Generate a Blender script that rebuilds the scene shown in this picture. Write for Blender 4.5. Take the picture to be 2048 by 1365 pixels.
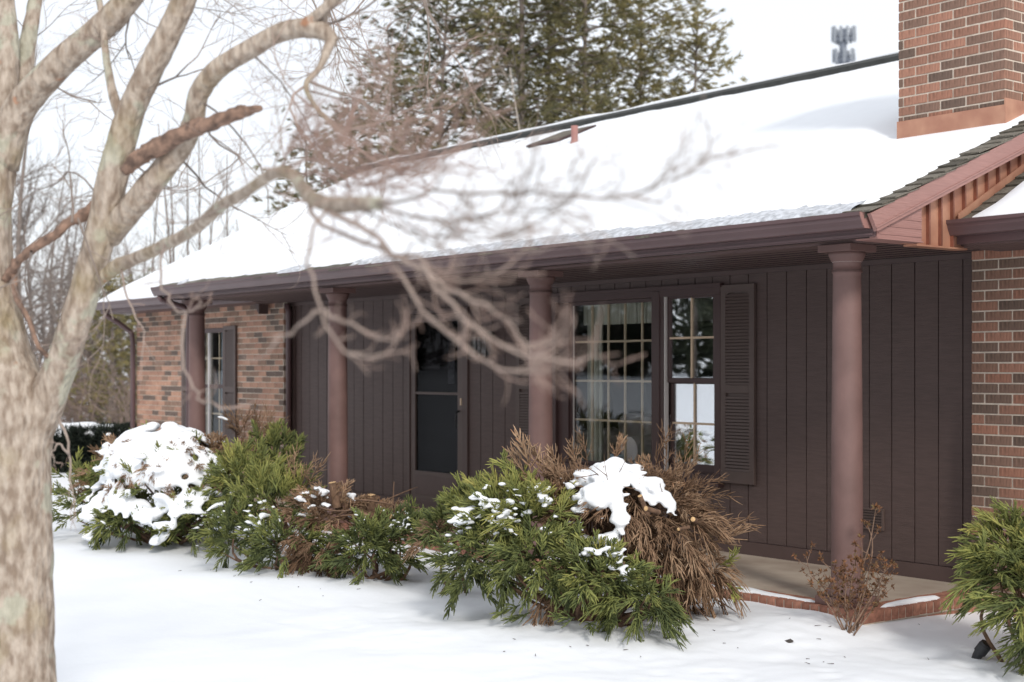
import bpy, bmesh, math, random
import numpy as np
from mathutils import Vector, Matrix
from mathutils.bvhtree import BVHTree

for o in list(bpy.data.objects):
    bpy.data.objects.remove(o, do_unlink=True)
SC = bpy.context.scene
COL = SC.collection

# ------------------------------------------------------------------ camera
EYE = 1.52                                  # metres above the porch slab (slab top is z = 0)
YAW = math.radians(51.8)
FOC = 2844.0                                # focal length in photograph pixels (50 mm on 36 mm)
cam_d = bpy.data.cameras.new("camera")
cam = bpy.data.objects.new("camera", cam_d)
COL.objects.link(cam)
cam.location = (0, 0, EYE)
cam.rotation_euler = (math.radians(90), 0, YAW)
cam_d.sensor_width = 36.0
cam_d.lens = 50.0
cam_d.shift_y = 55.5 / 2048
cam_d.clip_start = 0.1
cam_d.clip_end = 3000
cam_d.dof.use_dof = True
cam_d.dof.focus_distance = 9.1
cam_d.dof.aperture_fstop = 2.3
SC.camera = cam

# ------------------------------------------------------------------ sky, sun, exposure
SUN_AZ, SUN_EL = math.radians(113), math.radians(33)     # azimuth clockwise from +Y
world = bpy.data.worlds.new("World")
SC.world = world
world.use_nodes = True
wn = world.node_tree.nodes; wl = world.node_tree.links
wn.clear()
sky = wn.new("ShaderNodeTexSky"); sky.sky_type = 'NISHITA'; sky.sun_disc = False
sky.sun_elevation = SUN_EL; sky.sun_rotation = SUN_AZ
sky.air_density = 1.0; sky.dust_density = 2.5; sky.ozone_density = 1.0
veil = wn.new("ShaderNodeMixRGB"); veil.inputs[0].default_value = 0.80   # thin bright cloud over the blue
veil.inputs[2].default_value = (11.9, 12.2, 12.7, 1)
bg = wn.new("ShaderNodeBackground"); bg.inputs[1].default_value = 0.10
wo = wn.new("ShaderNodeOutputWorld")
wl.new(sky.outputs[0], veil.inputs[1]); wl.new(veil.outputs[0], bg.inputs[0]); wl.new(bg.outputs[0], wo.inputs[0])
sun_d = bpy.data.lights.new("sun", 'SUN'); sun_d.energy = 2.1; sun_d.angle = math.radians(9); sun_d.color = (1.0, 0.95, 0.88)
sun = bpy.data.objects.new("sun", sun_d); COL.objects.link(sun)
sdir = Vector((math.sin(SUN_AZ) * math.cos(SUN_EL), math.cos(SUN_AZ) * math.cos(SUN_EL), math.sin(SUN_EL)))
sun.rotation_euler = (-sdir).to_track_quat('-Z', 'Y').to_euler()
sun.location = (20, -10, 30)
SC.view_settings.view_transform = 'Standard'
SC.view_settings.look = 'None'
SC.view_settings.exposure = 0.0
SC.view_settings.gamma = 1.0
SC.view_settings.use_curve_mapping = False
SC.cycles.max_bounces = 8
SC.cycles.transparent_max_bounces = 12
SC.cycles.use_denoising = True

# ------------------------------------------------------------------ helpers
RGT = np.array([math.cos(YAW), math.sin(YAW), 0.0])
FWD = np.array([-math.sin(YAW), math.cos(YAW), 0.0])
CAM = np.array([0, 0, EYE])

def at(px, py, Z):
    """point in the place seen at a photograph position, Z metres along the view"""
    return CAM + Z * (FWD + RGT * ((px - 1024) / FOC) + np.array([0, 0, (738 - py) / FOC]))

def hash2(ix, iy, seed):
    h = (ix * 374761393 + iy * 668265263 + seed * 1442695041) & 0x7fffffff
    h = ((h ^ (h >> 13)) * 1274126177) & 0x7fffffff
    return ((h ^ (h >> 16)) & 0xffff) / 65535.0

def vnoise(x, y, seed=0):
    x = np.asarray(x, float); y = np.asarray(y, float)
    ix = np.floor(x).astype(np.int64); iy = np.floor(y).astype(np.int64)
    fx = x - ix; fy = y - iy
    fx = fx * fx * (3 - 2 * fx); fy = fy * fy * (3 - 2 * fy)
    a = hash2(ix, iy, seed); b = hash2(ix + 1, iy, seed); c = hash2(ix, iy + 1, seed); d = hash2(ix + 1, iy + 1, seed)
    return (a * (1 - fx) + b * fx) * (1 - fy) + (c * (1 - fx) + d * fx) * fy - 0.5

def fbm(x, y, seed=0, o=3):
    s = 0; a = 1.0
    for i in range(o):
        s = s + a * vnoise(np.asarray(x) * 2 ** i, np.asarray(y) * 2 ** i, seed + i * 7); a *= 0.5
    return s

def sstep(a, b, x):
    t = np.clip((x - a) / (b - a), 0, 1)
    return t * t * (3 - 2 * t)

class Acc:
    """collects geometry (triangles and quads) for one mesh"""
    def __init__(s):
        s.V = []; s.T = []; s.Q = []; s.n = 0; s.tone = []; s.P = []
    def add(s, V, T=None, Q=None, tone=0.0):
        V = np.asarray(V, float).reshape(-1, 3)
        if T is not None and len(T): s.T.append(np.asarray(T, np.int64).reshape(-1, 3) + s.n)
        if Q is not None and len(Q): s.Q.append(np.asarray(Q, np.int64).reshape(-1, 4) + s.n)
        s.V.append(V); s.n += len(V)
        s.tone.append(np.broadcast_to(np.asarray(tone, float), (len(V),)) if np.ndim(tone) == 0 else np.asarray(tone, float))
    def box(s, x0, x1, y0, y1, z0, z1):
        V = [(x0, y0, z0), (x1, y0, z0), (x1, y1, z0), (x0, y1, z0), (x0, y0, z1), (x1, y0, z1), (x1, y1, z1), (x0, y1, z1)]
        s.add(V, Q=[(0, 3, 2, 1), (4, 5, 6, 7), (0, 1, 5, 4), (1, 2, 6, 5), (2, 3, 7, 6), (3, 0, 4, 7)])
        return s
    def mesh(s, name, smooth=False, tone=False):
        me = bpy.data.meshes.new(name)
        V = np.concatenate(s.V) if s.V else np.zeros((0, 3))
        T = np.concatenate(s.T) if s.T else np.zeros((0, 3), np.int64)
        Q = np.concatenate(s.Q) if s.Q else np.zeros((0, 4), np.int64)
        me.vertices.add(len(V)); me.vertices.foreach_set("co", V.astype(np.float32).ravel())
        nl = T.size + Q.size
        me.loops.add(nl); me.loops.foreach_set("vertex_index", np.concatenate([T.ravel(), Q.ravel()]).astype(np.int32))
        nf = len(T) + len(Q)
        me.polygons.add(nf)
        starts = np.concatenate([np.arange(len(T)) * 3, T.size + np.arange(len(Q)) * 4])
        tot = np.concatenate([np.full(len(T), 3), np.full(len(Q), 4)])
        me.polygons.foreach_set("loop_start", starts.astype(np.int32))
        me.polygons.foreach_set("loop_total", tot.astype(np.int32))
        me.polygons.foreach_set("use_smooth", np.full(nf, smooth))
        me.update(calc_edges=True)
        if tone:
            a = me.attributes.new("tone", 'FLOAT', 'POINT'); a.data.foreach_set("value", np.concatenate(s.tone).astype(np.float32))
        for poly in s.P: pass
        return me

def prop(o, label=None, cat=None, group=None, kind=None):
    if label: o["label"] = label
    if cat: o["category"] = cat
    if group: o["group"] = group
    if kind: o["kind"] = kind
    return o

def link(name, me, mat=None, parent=None, **kw):
    o = bpy.data.objects.new(name, me)
    if me is not None and mat is not None and len(me.materials) == 0: me.materials.append(mat)
    COL.objects.link(o)
    if parent is not None:
        o.parent = parent
        loc = parent.matrix_basis.translation if parent.parent is None else Vector((0, 0, 0))
        o.matrix_parent_inverse = Matrix.Translation(-loc)
    return prop(o, **kw)

def thing(name, loc, label, cat, group=None):
    o = bpy.data.objects.new(name, None); COL.objects.link(o)
    o.location = loc; o.empty_display_size = 0.2
    o.matrix_basis = Matrix.Translation(Vector(loc))
    return prop(o, label, cat, group)

def boxes(name, bl, mat, parent=None, bevel=0, **kw):
    a = Acc()
    for b in bl: a.box(*b)
    o = link(name, a.mesh(name), mat, parent, **kw)
    if bevel:
        m = o.modifiers.new("bevel", 'BEVEL'); m.width = bevel; m.segments = 2; m.limit_method = 'ANGLE'
    return o

def prism(name, poly, axis, a0, a1, mat, parent=None, smooth=False, **kw):
    """polygon (list of 2D points) extruded along an axis: 'x' -> poly in (y,z); 'y' -> (x,z)"""
    bm = bmesh.new()
    def p3(p, a): return (a, p[0], p[1]) if axis == 'x' else (p[0], a, p[1])
    v0 = [bm.verts.new(p3(p, a0)) for p in poly]; v1 = [bm.verts.new(p3(p, a1)) for p in poly]
    bm.faces.new(v0); bm.faces.new(list(reversed(v1)))
    n = len(poly)
    for i in range(n):
        bm.faces.new((v0[i], v1[i], v1[(i + 1) % n], v0[(i + 1) % n]))
    bmesh.ops.recalc_face_normals(bm, faces=bm.faces)
    me = bpy.data.meshes.new(name); bm.to_mesh(me); bm.free()
    return link(name, me, mat, parent, **kw)

def lathe(acc, prof, cx, cy, n=40):
    k = len(prof)
    ang = np.linspace(0, 2 * math.pi, n, endpoint=False)
    V = np.array([[cx + r * math.cos(t), cy + r * math.sin(t), z] for r, z in prof for t in ang])
    Q = [(i * n + j, i * n + (j + 1) % n, (i + 1) * n + (j + 1) % n, (i + 1) * n + j) for i in range(k - 1) for j in range(n)]
    acc.add(V, Q=Q)
    return acc

def cat_rom(P, n):
    P = np.asarray(P, float)
    if len(P) < 3:
        t = np.linspace(0, 1, n)[:, None]; return P[0] * (1 - t) + P[-1] * t
    Q = np.vstack([2 * P[0] - P[1], P, 2 * P[-1] - P[-2]])
    out = []
    m = len(P) - 1
    for u in np.linspace(0, m, n):
        i = min(int(u), m - 1); t = u - i
        p0, p1, p2, p3 = Q[i], Q[i + 1], Q[i + 2], Q[i + 3]
        out.append(0.5 * (2 * p1 + (p2 - p0) * t + (2 * p0 - 5 * p1 + 4 * p2 - p3) * t * t + (3 * p1 - p0 - 3 * p2 + p3) * t ** 3))
    return np.array(out)

def tube(acc, P, R, sides=6, rough=0.0, seed=0, tone=0.0, cap=True):
    P = np.asarray(P, float); n = len(P); R = np.broadcast_to(np.asarray(R, float), (n,))
    T = np.gradient(P, axis=0); T /= np.linalg.norm(T, axis=1)[:, None] + 1e-9
    a = np.array([0, 0, 1.0]) if abs(T[0][2]) < 0.9 else np.array([1.0, 0, 0])
    N = np.cross(T[0], a); N /= np.linalg.norm(N)
    ang = np.linspace(0, 2 * math.pi, sides, endpoint=False)
    ca, sa = np.cos(ang), np.sin(ang)
    V = np.empty((n, sides, 3))
    for i in range(n):
        N = N - T[i] * N.dot(T[i]); N /= np.linalg.norm(N) + 1e-9
        B = np.cross(T[i], N)
        r = R[i]
        if rough:
            r = R[i] * (1 + rough * (fbm(ang * 1.6 + seed * 3.1, np.full(sides, i * 0.35), seed) + 0.5 * vnoise(ang * 4 + seed, np.full(sides, i * 0.9), seed + 5)))
            r[-1] = 0.5 * (r[-1] + r[0])
        V[i] = P[i] + (N[None] * ca[:, None] + B[None] * sa[:, None]) * (r[:, None] if np.ndim(r) else r)
    V = V.reshape(-1, 3)
    I = np.arange(n - 1)[:, None] * sides; J = np.arange(sides)[None]
    J2 = (J + 1) % sides
    Q = np.stack([I + J, I + J2, I + sides + J2, I + sides + J], -1).reshape(-1, 4)
    Tt = []
    if cap:
        V = np.vstack([V, P[0], P[-1]])
        b = n * sides
        Tt = [(b, (j + 1) % sides, j) for j in range(sides)] + [(b + 1, (n - 1) * sides + j, (n - 1) * sides + (j + 1) % sides) for j in range(sides)]
    acc.add(V, T=Tt, Q=Q, tone=tone)

# ------------------------------------------------------------------ materials
def mat(name, col, rough=0.6, var=0.0, scale=8.0, bump=0.0, bscale=40.0, col2=None, stretch=(1, 1, 1), metal=0.0, spec=0.5, detail=4.0):
    m = bpy.data.materials.new(name); m.use_nodes = True
    nt = m.node_tree; b = nt.nodes["Principled BSDF"]
    b.inputs["Roughness"].default_value = rough; b.inputs["Metallic"].default_value = metal
    b.inputs["Specular IOR Level"].default_value = spec
    b.inputs["Base Color"].default_value = (*col, 1)
    tc = nt.nodes.new("ShaderNodeTexCoord"); mp = nt.nodes.new("ShaderNodeMapping"); mp.inputs["Scale"].default_value = stretch
    nt.links.new(tc.outputs["Object"], mp.inputs[0])
    if var or col2:
        nz = nt.nodes.new("ShaderNodeTexNoise"); nz.inputs["Scale"].default_value = scale; nz.inputs["Detail"].default_value = detail
        nt.links.new(mp.outputs[0], nz.inputs["Vector"])
        rp = nt.nodes.new("ShaderNodeValToRGB")
        c1 = tuple(max(0, c * (1 - var)) for c in col); c2 = col2 or tuple(c * (1 + var) for c in col)
        rp.color_ramp.elements[0].position = 0.32; rp.color_ramp.elements[1].position = 0.68
        rp.color_ramp.elements[0].color = (*c1, 1); rp.color_ramp.elements[1].color = (*c2, 1)
        nt.links.new(nz.outputs[0], rp.inputs[0]); nt.links.new(rp.outputs[0], b.inputs["Base Color"])
    if bump:
        nb = nt.nodes.new("ShaderNodeTexNoise"); nb.inputs["Scale"].default_value = bscale; nb.inputs["Detail"].default_value = 5
        nt.links.new(mp.outputs[0], nb.inputs["Vector"])
        bp = nt.nodes.new("ShaderNodeBump"); bp.inputs["Strength"].default_value = bump; bp.inputs["Distance"].default_value = 0.01
        nt.links.new(nb.outputs[0], bp.inputs["Height"]); nt.links.new(bp.outputs[0], b.inputs["Normal"])
    return m

def ramp_mat(name, source, stops, rough=0.8, noise=0.25, nscale=30, stretch=(1, 1, 1), bump=0.3, bscale=120, translucent=0.0, constant=False):
    """base colour from a per-object / per-island random number or the tone attribute, with noise on top"""
    m = bpy.data.materials.new(name); m.use_nodes = True
    nt = m.node_tree; N = nt.nodes; L = nt.links; b = N["Principled BSDF"]
    b.inputs["Roughness"].default_value = rough; b.inputs["Specular IOR Level"].default_value = 0.25
    if source == 'object':
        s = N.new("ShaderNodeObjectInfo").outputs["Random"]
    elif source == 'island':
        s = N.new("ShaderNodeNewGeometry").outputs["Random Per Island"]
    else:
        at_ = N.new("ShaderNodeAttribute"); at_.attribute_name = "tone"
        isl = N.new("ShaderNodeNewGeometry")
        ma = N.new("ShaderNodeMath"); ma.operation = 'MULTIPLY_ADD'; ma.inputs[1].default_value = 0.28
        L.new(isl.outputs["Random Per Island"], ma.inputs[0]); L.new(at_.outputs["Fac"], ma.inputs[2]); s = ma.outputs[0]
    rp = N.new("ShaderNodeValToRGB"); cr = rp.color_ramp
    if constant: cr.interpolation = 'CONSTANT'
    while len(cr.elements) < len(stops): cr.elements.new(0.5)
    for e, (p, c) in zip(cr.elements, stops): e.position = p; e.color = (*c, 1)
    L.new(s, rp.inputs[0])
    tc = N.new("ShaderNodeTexCoord"); mp = N.new("ShaderNodeMapping"); mp.inputs["Scale"].default_value = stretch
    L.new(tc.outputs["Object"], mp.inputs[0])
    nz = N.new("ShaderNodeTexNoise"); nz.inputs["Scale"].default_value = nscale; nz.inputs["Detail"].default_value = 5
    L.new(mp.outputs[0], nz.inputs["Vector"])
    mr = N.new("ShaderNodeMapRange"); mr.inputs[1].default_value = 0.3; mr.inputs[2].default_value = 0.7; mr.inputs[3].default_value = 1 - noise; mr.inputs[4].default_value = 1 + noise
    L.new(nz.outputs[0], mr.inputs[0])
    mx = N.new("ShaderNodeVectorMath"); mx.operation = 'SCALE'
    L.new(rp.outputs[0], mx.inputs[0]); L.new(mr.outputs[0], mx.inputs["Scale"]); L.new(mx.outputs[0], b.inputs["Base Color"])
    if bump:
        nb = N.new("ShaderNodeTexNoise"); nb.inputs["Scale"].default_value = bscale; L.new(mp.outputs[0], nb.inputs["Vector"])
        bp = N.new("ShaderNodeBump"); bp.inputs["Strength"].default_value = bump; bp.inputs["Distance"].default_value = 0.004
        L.new(nb.outputs[0], bp.inputs["Height"]); L.new(bp.outputs[0], b.inputs["Normal"])
    if translucent:
        tr = N.new("ShaderNodeBsdfTranslucent"); L.new(mx.outputs[0], tr.inputs[0])
        mi = N.new("ShaderNodeMixShader"); mi.inputs[0].default_value = translucent
        L.new(b.outputs[0], mi.inputs[1]); L.new(tr.outputs[0], mi.inputs[2]); L.new(mi.outputs[0], N["Material Output"].inputs[0])
    return m

def glass_mat(name, refl, tint=(0.9, 0.92, 0.92), wavy=True):
    m = bpy.data.materials.new(name); m.use_nodes = True
    nt = m.node_tree; N = nt.nodes; L = nt.links; N.remove(N["Principled BSDF"])
    t = N.new("ShaderNodeBsdfTransparent"); t.inputs[0].default_value = (*tint, 1)
    g = N.new("ShaderNodeBsdfGlossy"); g.inputs["Roughness"].default_value = 0.0
    g.inputs[0].default_value = (0.95, 0.97, 1.0, 1)
    nz = N.new("ShaderNodeTexNoise"); nz.inputs["Scale"].default_value = 2.5
    tc = N.new("ShaderNodeTexCoord"); L.new(tc.outputs["Object"], nz.inputs["Vector"])
    bp = N.new("ShaderNodeBump"); bp.inputs["Strength"].default_value = 0.02; bp.inputs["Distance"].default_value = 0.02
    L.new(nz.outputs[0], bp.inputs["Height"])
    if wavy: L.new(bp.outputs[0], g.inputs["Normal"])
    mi = N.new("ShaderNodeMixShader"); mi.inputs[0].default_value = refl
    L.new(t.outputs[0], mi.inputs[1]); L.new(g.outputs[0], mi.inputs[2]); L.new(mi.outputs[0], N["Material Output"].inputs[0])
    return m

def snow_mat(name, bump=0.25, bscale=30, grit=0.0):
    m = mat(name, (0.83, 0.855, 0.89), rough=0.65, var=0.012, scale=3.0, bump=bump, bscale=bscale, spec=0.2)
    return m

M = {}
M['snow'] = snow_mat("snow", 0.22, 14)
M['roof_snow'] = snow_mat("roof snow", 0.25, 22)
BR = [(0.0, (0.135, 0.092, 0.072)), (0.12, (0.165, 0.108, 0.082)), (0.26, (0.195, 0.120, 0.090)), (0.42, (0.230, 0.130, 0.094)), (0.58, (0.265, 0.138, 0.097)), (0.76, (0.300, 0.146, 0.100)), (0.90, (0.335, 0.170, 0.118))]
M['brick'] = ramp_mat("brick", 'object', BR, noise=0.30, nscale=24, stretch=(3, 3, 0.6), bump=0.5, bscale=90, constant=True)
M['brick_i'] = ramp_mat("brick joined", 'island', BR, noise=0.30, nscale=24, stretch=(3, 3, 0.6), bump=0.5, bscale=90, constant=True)
BL = [(0.0, (0.15, 0.11, 0.09)), (0.16, (0.26, 0.165, 0.12)), (0.4, (0.37, 0.21, 0.15)), (0.7, (0.44, 0.255, 0.18))]  # lighter ramp puts the far wall's sunlight into the brick colour
M['brick_l'] = ramp_mat('brick sun tone', 'object', BL, noise=0.3, nscale=24, stretch=(3, 3, 0.6), bump=0.4, bscale=90, constant=True)
M['brick_sunlit_i'] = ramp_mat('brick sun tone joined', 'island', BL, noise=0.3, nscale=24, stretch=(3, 3, 0.6), bump=0.4, bscale=90, constant=True)
M['mortar'] = mat("mortar", (0.56, 0.48, 0.40), rough=0.95, var=0.15, scale=20, bump=0.5, bscale=150)
M['siding'] = mat("brown siding", (0.092, 0.062, 0.056), rough=0.55, var=0.10, scale=5, bump=0.35, bscale=14, stretch=(1.5, 1.5, 14), spec=0.35)
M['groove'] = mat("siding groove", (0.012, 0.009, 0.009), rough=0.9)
M['trim'] = mat("brown trim", (0.088, 0.058, 0.053), rough=0.5, var=0.08, scale=4, bump=0.1, bscale=30, spec=0.35)
M['frame'] = mat("window frame brown", (0.062, 0.034, 0.032), rough=0.45, var=0.06, scale=6, spec=0.4)
M['shutter'] = mat("shutter brown", (0.098, 0.069, 0.061), rough=0.5, var=0.06, scale=6, spec=0.35)
M['gutter'] = mat("gutter brown", (0.105, 0.062, 0.064), rough=0.38, var=0.08, scale=2.5, spec=0.5, bump=0.05, bscale=12)
M['column'] = mat("column mauve brown", (0.156, 0.092, 0.083), rough=0.6, var=0.13, scale=5, bump=0.15, bscale=70, spec=0.4)
M['rake'] = mat("rake board", (0.31, 0.165, 0.145), rough=0.55, var=0.08, scale=5, bump=0.3, bscale=10, stretch=(14, 1, 14))
M['ice'] = mat('melting ice', (0.50, 0.52, 0.56), rough=0.35, var=0.35, scale=22, bump=0.8, bscale=50, spec=0.5)
M['soffit'] = mat("soffit brown", (0.115, 0.070, 0.065), rough=0.6, var=0.06, scale=4)
M['copper'] = mat("aged copper", (0.40, 0.185, 0.125), rough=0.5, var=0.0, scale=5, col2=(0.55, 0.30, 0.20), metal=0.4, bump=0.08, bscale=20)
M['copper_dark'] = mat("dark copper", (0.27, 0.12, 0.085), rough=0.45, var=0.25, scale=9, metal=0.5)
SH = [(0.0, (0.075, 0.068, 0.055)), (0.3, (0.11, 0.098, 0.078)), (0.6, (0.135, 0.12, 0.098)), (0.85, (0.165, 0.15, 0.125))]
M['shingle'] = ramp_mat("shingle", 'object', SH, noise=0.35, nscale=60, bump=0.6, bscale=250)
M['shingle_i'] = ramp_mat("shingles joined", 'island', SH, noise=0.35, nscale=60, bump=0.6, bscale=250)
M['ridge'] = mat("ridge vent", (0.035, 0.037, 0.035), rough=0.85, var=0.2, scale=10)
M['concrete'] = mat("porch concrete", (0.30, 0.235, 0.185), rough=0.9, var=0.0, scale=2.4, col2=(0.44, 0.37, 0.30), bump=0.25, bscale=60)
M['edging'] = ramp_mat("edging brick", 'object', [(0, (0.25, 0.115, 0.08)), (0.5, (0.31, 0.145, 0.10)), (1, (0.37, 0.18, 0.125))], noise=0.3, nscale=30, bump=0.5)
M['edging_i'] = ramp_mat("edging joined", 'island', [(0, (0.25, 0.115, 0.08)), (0.5, (0.31, 0.145, 0.10)), (1, (0.37, 0.18, 0.125))], noise=0.3, nscale=30, bump=0.5)
M['glass'] = glass_mat("picture glass", 0.05)
M['glass_bright'] = glass_mat("storm glass", 0.5)
M['glass_door'] = glass_mat("door glass", 0.010, (0.6, 0.6, 0.61), False)
M['brass'] = mat("brass muntin", (0.60, 0.45, 0.31), rough=0.5, var=0.1)
M['pale_track'] = mat("aluminium track", (0.62, 0.58, 0.56), rough=0.4)
M['dark_in'] = mat("dark interior paint", (0.12, 0.11, 0.10), rough=0.9, var=0.1)
M['door_in'] = mat("inner door", (0.022, 0.018, 0.018), rough=0.6)
M['lead'] = mat("leaded glass", (0.14, 0.14, 0.15), rough=0.3, var=0.5, scale=40)
M['curtain'] = mat("cream curtain", (0.50, 0.48, 0.40), rough=0.9, var=0.08, scale=3)
M['curtain_blue'] = mat("pale blue curtain", (0.50, 0.55, 0.60), rough=0.9, var=0.08, scale=3)
M['chair'] = mat("pale rose upholstery", (0.80, 0.70, 0.68), rough=0.95, var=0.06, scale=20, bump=0.3, bscale=200)
M['black'] = mat("black metal", (0.012, 0.012, 0.014), rough=0.5)
M['black_plastic'] = mat("charcoal plastic", (0.025, 0.026, 0.03), rough=0.55, var=0.2, scale=30)
M['lamp_glass'] = glass_mat("lantern glass", 0.3)
M['pipe'] = mat("vent pipe paint", (0.35, 0.17, 0.15), rough=0.6, var=0.1)
M['cutwood'] = mat("cut wood", (0.55, 0.36, 0.18), rough=0.8, var=0.2, scale=60)
M['stem'] = mat("shrub bark", (0.16, 0.095, 0.06), rough=0.9, var=0.35, scale=25, bump=0.5, bscale=90)
M['twigdark'] = mat("dark twig", (0.05, 0.032, 0.026), rough=0.85, var=0.3, scale=30)
# ================================================================== GROUND
def ground_z(x, y):
    x = np.asarray(x, float); y = np.asarray(y, float)
    z = -0.075 - 0.018 * np.clip(7.2 - y, 0, 9)
    z = z - 0.07 * sstep(-5.9, -5.3, x) * sstep(5.5, 7.0, y)
    far = sstep(14, 40, np.hypot(x + 8, y - 6))
    z = z + (1 - far) * (0.055 * fbm(x * 0.55, y * 0.55, 3, 3)) + far * (0.9 * fbm(x * 0.03, y * 0.03, 9, 2) - 0.25)
    z = z + 1.75 * sstep(-10, -46, y)
    near = np.exp(-((x + 6.5) ** 2 + (y - 6.0) ** 2) / 18.0)
    z = z + near * 0.018 * fbm(x * 4.0, y * 4.0, 21, 3)
    # snow heaped and hollowed round the shrubs
    for cx, cy, a, s in ((-7.05, 5.55, 0.05, 0.45), (-6.35, 5.7, 0.05, 0.3), (-9.9, 5.2, 0.05, 0.5), (-9.0, 5.55, 0.04, 0.3), (-5.85, 6.75, 0.035, 0.35), (-7.5, 5.5, -0.04, 0.25)):
        z = z + a * np.exp(-((x - cx) ** 2 + (y - cy) ** 2) / (2 * s * s))
    return z

rngp = np.random.default_rng(5)
PITS = [(rngp.uniform(-7.2, -4.0), rngp.uniform(5.2, 6.95), rngp.uniform(0.015, 0.045), rngp.uniform(0.004, 0.013)) for _ in range(150)]
PITS += [(rngp.uniform(-10, -7.0), rngp.uniform(4.2, 5.3), rngp.uniform(0.02, 0.05), rngp.uniform(0.004, 0.012)) for _ in range(60)]

def ground():
    def axis(fine0, fine1, df, mid0, mid1, dm, far):
        a = list(np.arange(mid0, fine0, dm)) + list(np.arange(fine0, fine1, df)) + list(np.arange(fine1, mid1, dm))
        lo = [mid0 - dm * (1.35 ** k - 1) / 0.35 - dm for k in range(0, 40)]; lo = [v for v in lo if v > -far] + [-far]
        hi = [mid1 + dm * (1.35 ** k - 1) / 0.35 for k in range(0, 40)]; hi = [v for v in hi if v < far] + [far]
        return np.array(sorted(set(lo + a + hi)))
    X = axis(-8.4, -3.6, 0.032, -18, 2, 0.14, 900); Y = axis(4.4, 7.3, 0.032, -1, 9, 0.14, 900)
    gx, gy = np.meshgrid(X, Y, indexing='ij')
    Z = ground_z(gx, gy)
    for px, py, s, d in PITS:
        Z = Z - d * np.exp(-((gx - px) ** 2 + (gy - py) ** 2) / (2 * s * s)) + 0.35 * d * np.exp(-((gx - px) ** 2 + (gy - py) ** 2) / (2 * (1.9 * s) ** 2))
    nx, ny = len(X), len(Y)
    I = np.arange(nx - 1)[:, None] * ny + np.arange(ny - 1)[None]
    Q = np.stack([I, I + ny, I + ny + 1, I + 1], -1).reshape(-1, 4)
    a = Acc(); a.add(np.stack([gx, gy, Z], -1), Q=Q)
    link("snow_ground", a.mesh("snow_ground", smooth=True), M['snow'], kind='structure', label="smooth white snow lying over the front lawn")
ground()

# ================================================================== HOUSE
BRY, SDY = 8.60, 8.72                        # front faces of brick and of siding
XL, XB, XS, XR = -19.85, -15.47, -5.78, 3.5   # brick wing | siding | brick
WT = 2.34                                    # soffit height
PSL, WSL = 0.40, 0.52                        # porch roof and wing roof slope
EY, EZ = 6.95, 2.46                          # porch eave
RY = 12.6; RZ = EZ + PSL * (RY - EY)         # ridge
house = thing("house", (-11, 10, 0), "brown brick and board house with snowy roof and long columned porch", "house")

def rect_sub(r, holes):
    """rectangle (x0,x1,z0,z1) minus holes -> list of rectangles"""
    out = [r]
    for hx0, hx1, hz0, hz1 in holes:
        nxt = []
        for x0, x1, z0, z1 in out:
            if hx1 <= x0 or hx0 >= x1 or hz1 <= z0 or hz0 >= z1: nxt.append((x0, x1, z0, z1)); continue
            if hx0 > x0: nxt.append((x0, hx0, z0, z1))
            if hx1 < x1: nxt.append((hx1, x1, z0, z1))
            a, b = max(x0, hx0), min(x1, hx1)
            if hz0 > z0: nxt.append((a, b, z0, hz0))
            if hz1 < z1: nxt.append((a, b, hz1, z1))
        out = nxt
    return [r for r in out if r[1] - r[0] > 0.004 and r[3] - r[2] > 0.004]

WIN = (-10.44, -8.235, 0.56, 2.215)          # living room window unit
DOOR = (-12.90, -11.80, 0.085, 2.16)
BWIN = (-17.89, -17.03, 0.52, 2.06)          # window in the far brick wall
FWIN = [WIN, DOOR]

# --- siding: sheathing + every board
boxes("wall_sheathing", [(a, b, SDY + 0.022, SDY + 0.16, c, d) for a, b, c, d in rect_sub((XB, XS + 0.0, 0.0, WT), FWIN)], M['groove'], house)
siding = boxes("siding", [(XB + 0.001, XS - 0.004, SDY - 0.018, SDY + 0.020, -0.002, 0.105)], M['trim'], house)   # bottom skirt board carries the boards
k = 0; x = -5.928; edges = [XS - 0.004]
while x > XB + 0.02: edges.append(x); x -= 0.2025
edges.append(XB + 0.002)
rs = random.Random(4)
for b, a in zip(edges[:-1], edges[1:]):
    for x0, x1, z0, z1 in rect_sub((a + 0.0045, b - 0.0045, 0.109, WT - 0.004), FWIN):
        yo = rs.uniform(-0.0015, 0.0015)
        bo = boxes("siding_board", [(x0, x1, SDY + yo, SDY + 0.021, z0, z1)], M['siding'], siding)
boxes("frieze_board", [(XB + 0.001, XS - 0.001, SDY - 0.03, SDY - 0.002, WT - 0.045, WT - 0.001)], M['trim'], house)
boxes("corner_trim", [(XB + 0.001, XB + 0.10, SDY - 0.028, SDY - 0.004, -0.001, WT - 0.05)], M['trim'], house)
boxes("corner_trim", [(XS - 0.012, XS + 0.002, SDY - 0.02, SDY + 0.03, 0.0, WT - 0.05)], M['trim'], house)

# --- bricks
def unit_brick(name, L, D, H, ch, m):
    bm = bmesh.new(); bmesh.ops.create_cube(bm, size=1.0)
    for v in bm.verts: v.co = Vector((v.co.x * L, v.co.y * D, v.co.z * H))
    bmesh.ops.bevel(bm, geom=bm.edges[:], offset=ch, segments=1, affect='EDGES')
    me = bpy.data.meshes.new(name); bm.to_mesh(me); bm.free(); me.materials.append(m); return me
BL_, BH_, BD_, PITCH, COURSE = 0.203, 0.0605, 0.10, 0.2133, 0.0708
bk_long = unit_brick("brick", BL_, BD_, BH_, 0.003, M['brick'])
bk_half = unit_brick("brick half", 0.0965, BD_, BH_, 0.003, M['brick'])
rb = random.Random(11)

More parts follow.
